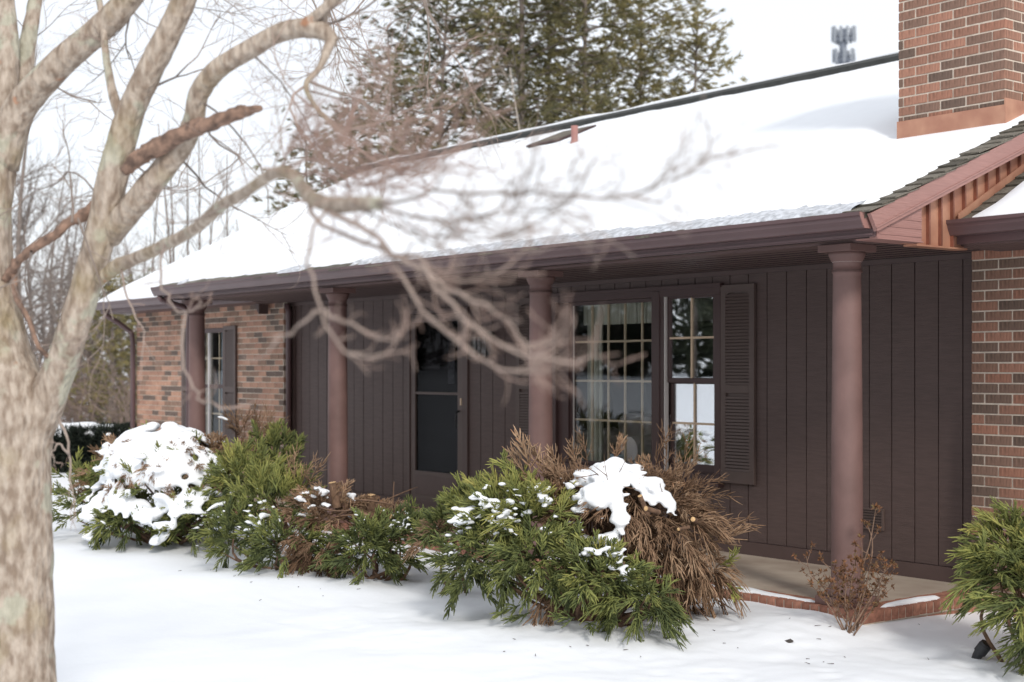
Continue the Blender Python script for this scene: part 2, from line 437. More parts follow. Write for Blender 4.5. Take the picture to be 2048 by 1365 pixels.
bk_sunlit = [unit_brick('brick', BL_, BD_, BH_, 0.003, M['brick_l']), unit_brick('brick half', 0.0965, BD_, BH_, 0.003, M['brick_l'])]
def brick_at(parent, c, L, stuff, axis='x', show=True):
    """one brick; its length runs along x or y. Bricks past the limit go joined into stuff."""
    jy = rb.uniform(-0.0022, 0.0022); jz = rb.uniform(-0.001, 0.001)
    if show:
        me = bk_half if L < 0.15 else bk_long
        if c[0] < -14: me = bk_sunlit[1] if L < 0.15 else bk_sunlit[0]
        o = link("brick", me, None, parent)
        o.location = (c[0], c[1] + jy, c[2] + jz) if axis == 'x' else (c[0] + jy, c[1], c[2] + jz)
        o.scale = (L / (0.0965 if L < 0.15 else BL_), 1, 1)
        if axis == 'y': o.rotation_euler = (0, 0, math.pi / 2)
    else:
        h = BH_ / 2
        if axis == 'x': stuff.box(c[0] - L / 2, c[0] + L / 2, c[1] - BD_ / 2 + jy, c[1] + BD_ / 2 + jy, c[2] - h, c[2] + h)
        else: stuff.box(c[0] - BD_ / 2 + jy, c[0] + BD_ / 2 + jy, c[1] - L / 2, c[1] + L / 2, c[2] - h, c[2] + h)

def brick_face(parent, x0, x1, z0, z1, y, holes, show, stuff):
    n = 0; z = z0
    while z + BH_ <= z1 + 0.03:
        start = x0 - (0 if n % 2 == 0 else PITCH / 2)
        x = start
        while x < x1:
            a, b = max(x, x0), min(x + BL_, x1)
            zz0, zz1 = z, min(z + BH_, z1)
            for p, q, r, s in rect_sub((a, b, zz0, zz1), holes):
                if q - p < 0.02: continue
                c = ((p + q) / 2, y + BD_ / 2, z + BH_ / 2)
                brick_at(parent, c, q - p, stuff, 'x', show(c))
            x += PITCH
        z += COURSE; n += 1

def masonry(name, x0, x1, z0, z1, holes, show, flip=False):
    w = boxes(name, [(a, b, BRY + 0.0045, BRY + 0.25, c, d) for a, b, c, d in rect_sub((x0 + 0.004, x1 - 0.004, z0, z1), holes)], M['mortar'], house)
    st = Acc()
    brick_face(w, x0, x1, z0 + 0.005, z1 - 0.004, BRY, holes, show, st)
    if st.n:
        o = link("brickwork", st.mesh("brickwork"), M['brick_sunlit_i'] if x0 < -14 else M['brick_i'], w, kind='stuff')
    return w
wl_ = masonry("brick_wall", XL, XB, -0.35, WT, [BWIN], lambda c: c[0] > -16.68 and c[2] > 0.98)
wr_ = masonry("brick_wall", XS + 0.002, XR, -0.35, WT, [], lambda c: c[0] < -5.33 and c[2] > 0.55)
# return of the far brick wall that faces the porch
st = Acc(); z = -0.345; n = 0
while z + BH_ < WT:
    st.box(XB - 0.0945 - (0.0 if n % 2 else 0.0), XB + 0.0, BRY + 0.112, BRY + 0.118 + 0.05, z, z + BH_); z += COURSE; n += 1
# chimney
CX0, CX1, CY0, CY1 = -6.535, -5.645, 8.80, 9.5
chim = boxes("chimney", [(CX0 + 0.0045, CX1 - 0.0045, CY0 + 0.0045, CY1 - 0.0045, 2.4, 5.55)], M['mortar'], house)
st = Acc(); z = 2.9; n = 0
while z < 5.5:
    zc = z + BH_ / 2
    s1 = 3.28 < zc < 4.36
    x = CX1 - (0 if n % 2 == 0 else 0.1067)          # front face, laid from the lit corner
    if n % 2 == 1: pass
    xs = x
    while xs > CX0 + 0.02:
        a = max(xs - BL_, CX0)
        if xs - a > 0.03: brick_at(chim, ((a + xs) / 2, CY0 + BD_ / 2, zc), xs - a, st, 'x', s1)
        xs -= PITCH
    y = CY0 + (0.11 if n % 2 == 0 else 0.0)          # face that turns to the sun
    while y < CY1 - 0.02:
        b = min(y + BL_, CY1)
        if b - y > 0.03: brick_at(chim, (CX1 - BD_ / 2, (y + b) / 2, zc), b - y, st, 'y', s1 and y < 9.25)
        y += PITCH
    st.box(CX0, CX0 + BD_, CY0 + 0.11, CY1, z, z + BH_)
    z += COURSE; n += 1
link("brickwork", st.mesh("brickwork"), M['brick_i'], chim, kind='stuff')
# copper flashing round the chimney foot
def roof_z(y): return EZ + PSL * (y - EY)
zf = roof_z(CY0)
boxes("flashing", [(CX0 - 0.006, CX1 + 0.006, CY0 - 0.012, CY0 - 0.001, zf - 0.1, zf + 0.155)], M['copper'], chim)
prism("flashing", [(CY0 - 0.013, zf - 0.1), (CY0 - 0.013, zf + 0.20), (CY0 + 0.22, zf + 0.20), (CY0 + 0.222, zf + 0.26), (CY0 + 0.45, zf + 0.26), (CY0 + 0.45, zf + 0.1)], 'x', CX1 + 0.001, CX1 + 0.012, M['copper'], chim)

# --- windows
def frame_boxes(x0, x1, z0, z1, w, y0, y1, wb=None):
    wb = wb or w
    return [(x0, x1, y0, y1, z1 - w, z1), (x0, x1, y0, y1, z0, z0 + wb), (x0, x0 + w, y0, y1, z0 + wb, z1 - w), (x1 - w, x1, y0, y1, z0 + wb, z1 - w)]
# picture window beside a sash window, both in one casing
x0, x1, z0, z1 = WIN
win = boxes("window", frame_boxes(x0, x1, z0, z1, 0.07, SDY - 0.035, SDY + 0.06), M['frame'], house, bevel=0.006)
boxes("head_trim", [(x0 - 0.03, x1 + 0.012, SDY - 0.05, SDY - 0.002, z1 - 0.015, z1 + 0.02)], M['frame'], win)
boxes("sill", [(x0 - 0.03, x1 + 0.012, SDY - 0.075, SDY + 0.0, z0 - 0.03, z0 + 0.012)], M['frame'], win, bevel=0.005)
PX0, PX1, PZ0, PZ1 = -10.20, -9.075, 0.68, 2.135
boxes("picture_frame", [(x0 + 0.071, PX0 - 0.02, SDY + 0.0, SDY + 0.08, z0 + 0.071, z1 - 0.071)] + frame_boxes(PX0 - 0.02, PX1 + 0.02, z0 + 0.072, z1 - 0.072, 0.03, SDY + 0.02, SDY + 0.075), M['frame'], win)
boxes("mullion", [(PX1 + 0.02, -8.955, SDY - 0.04, SDY + 0.075, z0 + 0.012, z1 - 0.016)], M['frame'], win, bevel=0.006)
boxes("pane", [(PX0 - 0.012, PX1 + 0.012, SDY + 0.045, SDY + 0.051, PZ0 - 0.03, PZ1 + 0.01)], M['glass'], win)
boxes("pale_bead", [(PX0 + 0.008, PX0 + 0.016, SDY + 0.03, SDY + 0.044, PZ0 - 0.03, PZ1)], M['pale_track'], win)
for i in range(1, 5): 
    xm = PX0 + (PX1 - PX0) * i / 5 + 0.018
    boxes("muntin", [(xm - 0.0095, xm + 0.0095, SDY + 0.062, SDY + 0.078, PZ0 - 0.03, PZ1 + 0.01)], M['brass'], win)
for i in range(1, 4):
    zm = PZ0 + (PZ1 - PZ0) * i / 4
    boxes("muntin", [(PX0, PX1, SDY + 0.060, SDY + 0.080, zm - 0.0095, zm + 0.0095)], M['brass'], win)
SX0, SX1 = -8.895, -8.31
boxes("jamb", [(-8.954, -8.915, SDY - 0.03, SDY + 0.05, z0 + 0.02, z1 - 0.02), (-8.29, -8.245, SDY - 0.03, SDY + 0.05, z0 + 0.02, z1 - 0.02)], M['frame'], win)
boxes("track", [(-8.914, -8.9, SDY - 0.022, SDY + 0.02, z0 + 0.05, z1 - 0.05), (-8.302, -8.291, SDY - 0.022, SDY + 0.02, z0 + 0.05, z1 - 0.05)], M['pale_track'], win)
up = boxes("sash", frame_boxes(SX0, SX1, 1.40, 2.165, 0.042, SDY + 0.0, SDY + 0.03), M['frame'], win, bevel=0.004)
lo = boxes("sash", frame_boxes(SX0 + 0.004, SX1 - 0.004, 0.605, 1.425, 0.036, SDY + 0.034, SDY + 0.062, 0.10), M['frame'], win, bevel=0.004)
boxes("pane", [(SX0 + 0.03, SX1 - 0.03, SDY + 0.012, SDY + 0.018, 1.43, 2.13)], M['glass_bright'], win)
boxes("pane", [(SX0 + 0.03, SX1 - 0.03, SDY + 0.045, SDY + 0.051, 0.69, 1.40)], M['glass_bright'], win)
for zc, yb in ((1.785, SDY + 0.0), (1.05, SDY + 0.033)):
    boxes("muntin", [(-8.6025 - 0.009, -8.6025 + 0.009, yb, yb + 0.010, zc - 0.355, zc + 0.355)], M['brass'], win)
    boxes("muntin", [(SX0 + 0.03, SX1 - 0.03, yb - 0.001, yb + 0.009, zc - 0.009, zc + 0.009)], M['brass'], win)

def shutter(x0, x1, z0, z1, y, cath=True):
    s = boxes("shutter", frame_boxes(x0, x1, z0, z1, 0.055, y, y + 0.028, 0.10) + [(x0 + 0.055, x1 - 0.055, y, y + 0.028, (z0 + z1) / 2 - 0.075, (z0 + z1) / 2 - 0.01), (x0 + 0.05, x1 - 0.05, y + 0.023, y + 0.027, z0 + 0.05, z1 - 0.05)], M['shutter'], house, bevel=0.003)
    c = (x0 + x1) / 2; w = (x1 - x0) / 2 - 0.055
    if cath:
        pts = [(c - w, z1 - 0.054), (c + w, z1 - 0.054)] + [(c + w * math.cos(t), z1 - 0.105 + 0.045 * math.sin(t) ** 0.7) for t in np.linspace(0, math.pi, 13)]
        prism("arched_rail", pts, 'y', y + 0.002, y + 0.022, M['shutter'], s)
    mid = (z0 + z1) / 2 - 0.0425
    a = Acc(); L = w * 2
    V = [(-w, -0.001, -0.010), (w, -0.001, -0.010), (w, 0.003, 0.009), (-w, 0.003, 0.009), (-w, 0.004, -0.012), (w, 0.004, -0.012), (w, 0.008, 0.007), (-w, 0.008, 0.007)]
    a.add(V, Q=[(0, 1, 2, 3), (7, 6, 5, 4), (0, 4, 5, 1), (1, 5, 6, 2), (2, 6, 7, 3), (3, 7, 4, 0)])
    me = a.mesh("slat"); me.materials.append(M['shutter'])
    for lo_, hi_ in ((z0 + 0.112, mid - 0.045), (mid + 0.045, z1 - 0.075)):
        zz = lo_
        while zz < hi_:
            o = link("slat", me, None, s); o.location = (c, y + 0.001, zz); zz += 0.027
    return s
shutter(-8.232, -7.862, 0.575, 2.215, SDY - 0.034)
shutter(-10.98, -10.60, 0.575, 2.215, SDY - 0.034)

# window in the far brick wall
x0, x1, z0, z1 = BWIN
bw = boxes("window", frame_boxes(x0, x1, z0, z1, 0.06, BRY - 0.01, BRY + 0.08), M['frame'], house, bevel=0.005)
boxes("pane", [(x0 + 0.05, x1 - 0.05, BRY + 0.03, BRY + 0.036, z0 + 0.05, z1 - 0.05)], M['glass'], bw)
boxes("meeting_rail", [(x0 + 0.06, x1 - 0.06, BRY + 0.005, BRY + 0.05, 1.26, 1.31)], M['frame'], bw)
boxes("track", [(x0 + 0.36, x0 + 0.395, BRY + 0.0, BRY + 0.03, z0 + 0.06, z1 - 0.06)], M['pale_track'], bw)
for xm in (x0 + 0.24, x0 + 0.60, ): boxes("muntin", [(xm - 0.009, xm + 0.009, BRY + 0.045, BRY + 0.055, z0 + 0.06, z1 - 0.06)], M['brass'], bw)
for zm in (1.66, 0.92): boxes("muntin", [(x0 + 0.06, x1 - 0.06, BRY + 0.044, BRY + 0.056, zm - 0.009, zm + 0.009)], M['brass'], bw)
boxes("sill", [(x0 - 0.05, x1 + 0.05, BRY - 0.05, BRY + 0.0, z0 - 0.06, z0 + 0.0)], M['frame'], bw)
shutter(-17.02, -16.68, 0.50, 2.08, BRY - 0.034, False)
shutter(-18.28, -17.91, 0.50, 2.08, BRY - 0.034, False)

# --- front door: storm door before a dark inner door
x0, x1, z0, z1 = DOOR
door = boxes("front_door", frame_boxes(x0 + 0.05, x1 - 0.10, z0 + 0.005, z1 - 0.055, 0.085, SDY - 0.012, SDY + 0.03, 0.33), M['shutter'], house, bevel=0.004)
boxes("door_casing", [(x0, x0 + 0.045, SDY - 0.025, SDY + 0.05, z0, z1), (x1 - 0.095, x1, SDY - 0.022, SDY + 0.05, z0, z1), (x0 + 0.045, x1 - 0.095, SDY - 0.025, SDY + 0.05, z1 - 0.05, z1)], M['trim'], house, bevel=0.004)
boxes("kick_panel", [(x0 + 0.14, x1 - 0.19, SDY - 0.017, SDY - 0.013, z0 + 0.08, z0 + 0.29)], M['trim'], door, bevel=0.003)
boxes("pane", [(x0 + 0.13, x1 - 0.18, SDY + 0.006, SDY + 0.012, z0 + 0.33, z1 - 0.13)], M['glass_door'], door)
boxes("cross_bar", [(x0 + 0.135, x1 - 0.185, SDY - 0.006, SDY + 0.005, 1.245, 1.272)], M['shutter'], door)
boxes("inner_door", [(x0 + 0.046, x1 - 0.096, SDY + 0.07, SDY + 0.11, z0, z1 - 0.051)], M['door_in'], house)
boxes("leaded_light", [(x1 - 0.46, x1 - 0.34, SDY + 0.062, SDY + 0.068, 1.36, 1.84)], M['lead'], house)
a = Acc(); tube(a, [(x1 - 0.145, SDY - 0.02, 1.08), (x1 - 0.145, SDY - 0.06, 1.06), (x1 - 0.145, SDY - 0.065, 0.97), (x1 - 0.145, SDY - 0.05, 0.90)], [0.012, 0.009, 0.008, 0.005], 8)
link("door_handle", a.mesh("door_handle", True), M['black'], door)
boxes("lock_plate", [(x1 - 0.125, x1 - 0.10, SDY - 0.026, SDY - 0.013, 1.14, 1.215)], M['brass'], door, bevel=0.003)

# --- crawl-space vent low on the siding
vent = boxes("wall_vent", frame_boxes(-6.815, -6.60, 0.315, 0.475, 0.014, SDY - 0.02, SDY - 0.001) + [(-6.81, -6.605, SDY - 0.004, SDY - 0.002, 0.32, 0.47)], M['shutter'], house)
for i in range(6): boxes("slat", [(-6.80, -6.615, SDY - 0.018, SDY - 0.006, 0.338 + i * 0.021, 0.347 + i * 0.021)], M['shutter'], vent)

# --- porch floor with a soldier edge of bricks
SLX0, SLX1, SLY = -15.46, -5.60, 7.20
porch = boxes("porch_slab", [(SLX0, SLX1 - 0.205, SLY + 0.205, SDY - 0.02, -0.30, 0.0)], M['concrete'], house)
boxes("slab_core", [(SLX0, SLX1 - 0.02, SLY + 0.02, SDY - 0.03, -0.45, -0.075)], M['mortar'], porch)
boxes("edging_mortar", [(SLX0, SLX1 - 0.008, SLY + 0.008, SLY + 0.204, -0.08, -0.008), (SLX1 - 0.204, SLX1 - 0.008, SLY + 0.205, BRY, -0.08, -0.008)], M['mortar'], porch)
eb = unit_brick("edging_brick", 0.063, 0.203, 0.075, 0.003, M['edging'])
st = Acc(); x = SLX1 - 0.035; 
while x > SLX0:
    if x > -8.6:
        o = link("edging_brick", eb, None, porch); o.location = (x, SLY + 0.1015 + rb.uniform(-.003, .003), -0.0365 + rb.uniform(-.002, .002))
    else: st.box(x - 0.0315, x + 0.0315, SLY, SLY + 0.203, -0.075, 0.0)
    x -= 0.0735
y = SLY + 0.205 + 0.035
while y < BRY - 0.03:
    o = link("edging_brick", eb, None, porch); o.rotation_euler = (0, 0, math.pi / 2); o.location = (SLX1 - 0.1015 + rb.uniform(-.003, .003), y, -0.0365 + rb.uniform(-.002, .002))
    y += 0.0735
link("edging", st.mesh("edging"), M['edging_i'], porch, kind='stuff')
st2 = Acc()
for rr in range(3):
    yy = SLY + 0.03 + (0.1 if rr % 2 else 0)
    while yy < BRY:
        st2.box(SLX1 - 0.11, SLX1 - 0.012, yy, yy + 0.2, -0.15 - rr * 0.071, -0.09 - rr * 0.071); yy += 0.2133
link("footing_bricks", st2.mesh("footing_bricks"), M['edging_i'], porch, kind='stuff')

# --- columns
COLY = 7.38
def column(x):
    prof = [(0.0, 0.055), (0.128, 0.055), (0.138, 0.07), (0.138, 0.085), (0.128, 0.10), (0.112, 0.108), (0.112, 0.122), (0.101, 0.14), (0.1005, 0.6), (0.0985, 1.1), (0.0945, 1.6), (0.0895, 2.11),
            (0.0895, 2.135), (0.098, 2.141), (0.098, 2.159), (0.090, 2.165), (0.090, 2.205), (0.099, 2.212), (0.116, 2.248), (0.120, 2.27), (0.0, 2.27)]
    a = Acc(); lathe(a, prof[7:15], x, COLY, 48)
    c = link("column", a.mesh("column", True), M['column'], house)
    a = Acc(); lathe(a, prof[:8], x, COLY, 48); link("column_base", a.mesh("column_base", True), M['column'], c)
    boxes("plinth", [(x - 0.145, x + 0.145, COLY - 0.145, COLY + 0.145, 0.0, 0.055)], M['column'], c, bevel=0.004)
    a = Acc(); lathe(a, prof[13:], x, COLY, 48); link("capital", a.mesh("capital", True), M['column'], c)
    boxes("abacus", [(x - 0.132, x + 0.132, COLY - 0.132, COLY + 0.132, 2.2702, 2.318)], M['column'], c, bevel=0.004)
    if x > -6: 
        a = Acc(); lathe(a, [(0.0905, 2.2068), (0.0935, 2.2068), (0.0935, 2.2105), (0.0905, 2.2105)], x, COLY, 48); link('paint_crack', a.mesh('paint_crack', True), M['pale_track'], c)
for x in (-5.88, -9.0, -12.18, -15.33): column(x)

# --- porch ceiling: one board after the other, running along the house
GX0, GX1 = -15.52, -5.40
y = EY + 0.085
i = 0
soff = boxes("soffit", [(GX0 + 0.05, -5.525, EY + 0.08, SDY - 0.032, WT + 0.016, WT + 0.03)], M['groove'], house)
while y < SDY - 0.04:
    b = min(y + 0.122, SDY - 0.034)
    boxes("soffit_board", [(GX0 + 0.05, -5.53, y, b, WT - 0.006, WT + 0.015)], M['soffit'], soff)
    if b < SDY - 0.06: boxes('groove_shade', [(GX0 + 0.06, -5.54, b + 0.002, b + 0.024, WT - 0.0085, WT + 0.012)], M['groove'], soff)  # dark strips added between boards: shade of the ceiling grooves put into colour
    y += 0.150; i += 1
# fascia, gutters
def gutter_poly(yf, zt):
    """ogee gutter section: front at yf, rim at zt"""
    return [(yf, zt), (yf, zt - 0.022), (yf + 0.012, zt - 0.032), (yf + 0.014, zt - 0.05), (yf + 0.03, zt - 0.078), (yf + 0.038, zt - 0.095), (yf + 0.045, zt - 0.10), (yf + 0.115, zt - 0.10), (yf + 0.115, zt - 0.096),
            (yf + 0.05, zt - 0.096), (yf + 0.042, zt - 0.09), (yf + 0.034, zt - 0.075), (yf + 0.018, zt - 0.048), (yf + 0.016, zt - 0.03), (yf + 0.005, zt - 0.02), (yf + 0.005, zt - 0.004), (yf + 0.012, zt - 0.004), (yf + 0.012, zt)]
GZ = 2.462
gut = prism("gutter", gutter_poly(EY - 0.06, GZ), 'x', GX0, GX1 + 0.0, M['gutter'], house)
prism("gutter_end", [(EY - 0.058, GZ - 0.003), (EY - 0.056, GZ - 0.02), (EY - 0.044, GZ - 0.05), (EY - 0.028, GZ - 0.08), (EY - 0.015, GZ - 0.097), (EY + 0.05, GZ - 0.097), (EY + 0.05, GZ - 0.003)], 'x', GX1 + 0.001, GX1 + 0.008, M['rake'], gut)
prism("gutter_end", [(EY - 0.058, GZ - 0.003), (EY - 0.056, GZ - 0.02), (EY - 0.044, GZ - 0.05), (EY - 0.028, GZ - 0.08), (EY - 0.015, GZ - 0.097), (EY + 0.05, GZ - 0.097), (EY + 0.05, GZ - 0.003)], 'x', GX0 - 0.008, GX0 - 0.001, M['gutter'], gut)
boxes("fascia", [(GX0 + 0.02, GX1 + 0.02, EY + 0.056, EY + 0.078, 2.318, 2.458)], M['gutter'], house)
boxes("fascia_bead", [(GX0 + 0.02, GX1 + 0.015, EY + 0.044, EY + 0.0555, 2.326, 2.338)], M['gutter'], house)
boxes("porch_beam", [(GX0 + 0.16, GX1 - 0.1, COLY - 0.10, COLY + 0.10, 2.319, WT - 0.003)], M['soffit'], house)
# far end wall of the porch roof and its bracket
prism("gable_return", [(EY + 0.06, 2.32), (8.14, 2.34), (12.3, RZ - 0.18), (12.3, RZ - 0.03), (EY + 0.06, EZ - 0.0)], 'x', GX0 + 0.055, GX0 + 0.075, M['trim'], house)
prism("bracket", [(-15.93, 2.322), (-15.80, 2.322), (-15.80, 2.20), (-15.81, 2.20)], 'y', BRY - 0.16, BRY - 0.03, M['trim'], house)
# gutter and eave of the far wing
WY = 8.13
gl = prism("gutter", gutter_poly(WY - 0.06, 2.485), 'x', -20.25, GX0 + 0.05, M['gutter'], house)
prism("gutter_end", [(WY - 0.058, 2.482), (WY - 0.056, 2.465), (WY - 0.044, 2.435), (WY - 0.028, 2.405), (WY - 0.015, 2.388), (WY + 0.05, 2.388), (WY + 0.05, 2.482)], 'x', -20.258, -20.251, M['gutter'], gl)
boxes("fascia", [(-20.2, GX0 + 0.05, WY + 0.056, WY + 0.078, 2.33, 2.475)], M['gutter'], house)
boxes("soffit_panel", [(-20.2, GX0 + 0.054, WY + 0.079, BRY + 0.004, 2.33, 2.345)], M['soffit'], house)
# downspouts
def downspout(P, w=0.032):
    a = Acc(); tube(a, P, w, 8)
    return link("downspout", a.mesh("downspout", True), M['gutter'], house)
downspout([(-19.98, WY + 0.03, 2.38), (-19.98, WY + 0.05, 2.30), (-19.95, WY + 0.25, 2.18), (-19.90, BRY - 0.06, 2.05), (-19.89, BRY - 0.045, 1.9), (-19.89, BRY - 0.045, -0.3)], 0.04)
downspout([(-15.42, EY + 0.0, 2.36), (-15.42, EY + 0.02, 2.32), (-15.42, COLY - 0.12, 2.24), (-15.42, COLY - 0.06, 2.15), (-15.42, COLY - 0.06, -0.2)], 0.034)
downspout([(XB + 0.05, SDY - 0.10, 2.32), (XB + 0.05, SDY - 0.075, 2.2), (XB + 0.05, SDY - 0.075, 0.02)], 0.036)

# --- roofs
def slab_roof(name, x0, x1, ya, za, yb, zb, t, m, parent):
    return prism(name, [(ya, za), (yb, zb), (yb, zb - t), (ya, za - t)], 'x', x0, x1, m, parent)
roof = slab_roof("roof", GX0 + 0.0, -5.385, EY - 0.02, EZ - 0.008, RY, RZ, 0.03, M['shingle_i'], house)
FSL = (RZ - 2.475) / (RY - WY + 0.02)
slab_roof("roof_panel", -20.22, GX0 + 0.06, WY - 0.02, 2.475, RY, RZ, 0.03, M['shingle_i'], roof)
slab_roof("roof_panel", -20.22, -5.385, RY, RZ, 17.5, RZ - 0.42 * 4.9, 0.03, M['shingle_i'], roof)
prism("gable_wall", [(8.62, 2.33), (17.2, 2.33), (RY, RZ - 0.12)], 'x', XL + 0.01, XL + 0.2, M['mortar'], house)
prism("gable_wall", [(9.6, 2.4), (17.2, 2.4), (RY, RZ - 0.12)], 'x', -5.9, -5.78, M['trim'], house)
boxes("back_wall", [(XL, XS, 17.0, 17.2, -0.3, 2.6)], M['siding'], house)
boxes("end_wall", [(XL + 0.02, XL + 0.2, BRY + 0.26, 17.0, -0.3, 2.32)], M['mortar'], house)
slab_roof("ridge_cap", GX0 - 4.7, -5.40, RY - 0.14, RZ + 0.10, RY + 0.02, RZ + 0.17, 0.13, M['ridge'], roof)
slab_roof("ridge_cap", GX0 - 4.7, -5.40, RY + 0.021, RZ + 0.17, RY + 0.2, RZ + 0.09, 0.13, M['ridge'], roof)
# gable edge: shingle courses, sloping board, box return, copper wall
cosA = 1 / math.hypot(1, PSL); sinA = PSL * cosA; ANG = math.atan(PSL)
shm = []
for i in range(5):
    a = Acc(); w = 0.29 - 0.03 * i
    a.add([(-w / 2, 0, 0), (w / 2, 0, 0.001 * i), (w / 2, 0.26, 0), (-w / 2, 0.26, 0), (-w / 2, 0, 0.010 + 0.002 * i), (w / 2, 0, 0.010 + 0.001 * i), (w / 2, 0.26, 0.004), (-w / 2, 0.26, 0.004)],
          Q=[(0, 3, 2, 1), (4, 5, 6, 7), (0, 1, 5, 4), (1, 2, 6, 5), (2, 3, 7, 6), (3, 0, 4, 7)])
    me = a.mesh("shingle"); me.materials.append(M['shingle']); shm.append((w, me))
def shingle_row(parent, xr, y, z, ang, n, r, sgn=-1):
    x = xr
    for j in range(n):
        w, me = r.choice(shm)
        if j == 0: x = xr + sgn * w * 0.5 * 1.0
        o = link("shingle", me, None, parent); o.location = (x if j else xr + sgn * w / 2, y + r.uniform(-0.006, 0.006), z + 0.006 + r.uniform(0, 0.004)); o.rotation_euler = (ang * 0.86 + r.uniform(-.015, .015), 0, 0)
        x = o.location.x + sgn * (w / 2 + 0.17)
r_ = random.Random(8)
y = EY - 0.035
while y < 9.4:
    shingle_row(roof, -5.335 + r_.uniform(-.008, .008), y, roof_z(y), ANG, 3, r_); y += 0.125
rk = 0.155
board = prism("rake_board", [(EY - 0.02, EZ - 0.012), (RY, RZ - 0.012), (RY, RZ - 0.012 - rk), (EY + 0.045, EZ + 0.04 - rk + 0.0)], 'x', -5.372, -5.345, M['rake'], house)
prism("rake_bead", [(EY + 0.03, EZ + 0.03 - 0.118), (RY, RZ - 0.125), (RY, RZ - 0.135), (EY + 0.03, EZ + 0.02 - 0.118)], 'x', -5.344, -5.337, M['rake'], board)
RB = lambda yy: EZ + 0.04 - rk + PSL * (yy - EY - 0.045)
ret = prism("box_return", [(EY + 0.079, 2.312), (7.47, 2.312), (7.47, RB(7.47) + 0.03), (EY + 0.079, RB(EY + 0.079) + 0.01)], 'x', -5.43, -5.374, M['rake'], house)
for i in range(3):
    zz = 2.335 + i * 0.05
    y0_ = max(EY + 0.09, EY + 0.045 + (zz + 0.012 - (EZ + 0.04 - rk)) / PSL)
    if y0_ < 7.45: boxes("return_bead", [(-5.3735, -5.370, y0_, 7.468, zz, zz + 0.006)], M['rake'], ret)
boxes("return_lip", [(-5.535, -5.368, EY + 0.081, 7.48, 2.304, 2.3115)], M['rake'], ret)
WYR = 7.95                                   # eave of the near wing
WZ = lambda yy: 2.475 + WSL * (yy - WYR)
cop = prism("copper_wall", [(7.42, 2.302), (8.02, 2.302), (10.5, WZ(10.5) - 0.1), (10.5, RB(10.5)), (7.42, RB(7.42) + 0.05)], 'x', -5.50, -5.455, M['copper'], house)
yy = 7.50
while yy < 10:
    zb = 2.305 if yy < 7.95 else WZ(yy) - 0.02
    zt = RB(yy) + 0.03
    if zt > zb + 0.03: boxes("standing_seam", [(-5.4545, -5.43, yy, yy + 0.014, zb, zt)], M['copper_dark'], cop)
    yy += 0.128
boxes("copper_drip", [(-5.52, -5.425, 7.485, 8.03, 2.290, 2.3015)], M['copper'], cop)
prism("copper_step", [(7.93, WZ(7.93) + 0.0), (10.4, WZ(10.4) + 0.0), (10.4, WZ(10.4) + 0.055), (7.93, WZ(7.93) + 0.055)], 'x', -5.4295, -5.424, M['copper'], cop)
# near wing: eave, gutter, roof
gr = prism("gutter", gutter_poly(WYR - 0.11, 2.475), 'x', -5.51, XR + 0.4, M['gutter'], house)
prism("gutter_end", [(WYR - 0.108, 2.472), (WYR - 0.106, 2.455), (WYR - 0.094, 2.425), (WYR - 0.078, 2.395), (WYR - 0.065, 2.378), (WYR + 0.0, 2.378), (WYR + 0.0, 2.472)], 'x', -5.518, -5.511, M['gutter'], gr)
boxes("fascia", [(-5.46, XR + 0.4, WYR + 0.006, WYR + 0.03, 2.325, 2.465)], M['gutter'], house)
boxes("soffit_panel", [(-5.52, XR + 0.4, WYR + 0.031, BRY + 0.006, 2.322, 2.335)], M['soffit'], house)
for i in range(5): boxes("soffit_board", [(-5.52, XR + 0.4, WYR + 0.05 + i * 0.115, WYR + 0.145 + i * 0.115, 2.314, 2.3215)], M['soffit'], house)
wing = slab_roof("wing_roof", -5.42, XR + 0.4, WYR - 0.02, 2.468, RY, WZ(RY), 0.03, M['shingle_i'], house)
y = WYR - 0.03; ANG2 = math.atan(WSL)
while y < 9.6:
    x = -5.40
    for j in range(2):
        w, me = r_.choice(shm)
        o = link("shingle", me, None, wing); o.location = (x + w / 2, y + r_.uniform(-.012, .012), WZ(y) + 0.004 + r_.uniform(0, .006)); o.rotation_euler = (ANG2 * 0.88, 0, 0); x += w + 0.004
    y += 0.125
# eave shingles along the gutter where the snow has melted back
st = Acc(); x = GX0 + 0.05
while x < -6.0:
    w = r_.uniform(0.11, 0.3); j = r_.uniform(-0.03, 0.012); t = r_.uniform(0.008, 0.02); y0_ = EY - 0.035 + j
    st.add([(x, y0_, roof_z(y0_)), (x + w, y0_, roof_z(y0_)), (x + w, EY + 0.2, roof_z(EY + 0.2)), (x, EY + 0.2, roof_z(EY + 0.2)), (x, y0_, roof_z(y0_) + t), (x + w, y0_, roof_z(y0_) + t), (x + w, EY + 0.2, roof_z(EY + 0.2) + 0.006), (x, EY + 0.2, roof_z(EY + 0.2) + 0.006)],
           Q=[(0, 3, 2, 1), (4, 5, 6, 7), (0, 1, 5, 4), (1, 2, 6, 5), (2, 3, 7, 6), (3, 0, 4, 7)])
    x += w + 0.004
link("eave_shingles", st.mesh("eave_shingles"), M['shingle_i'], roof, kind='stuff')
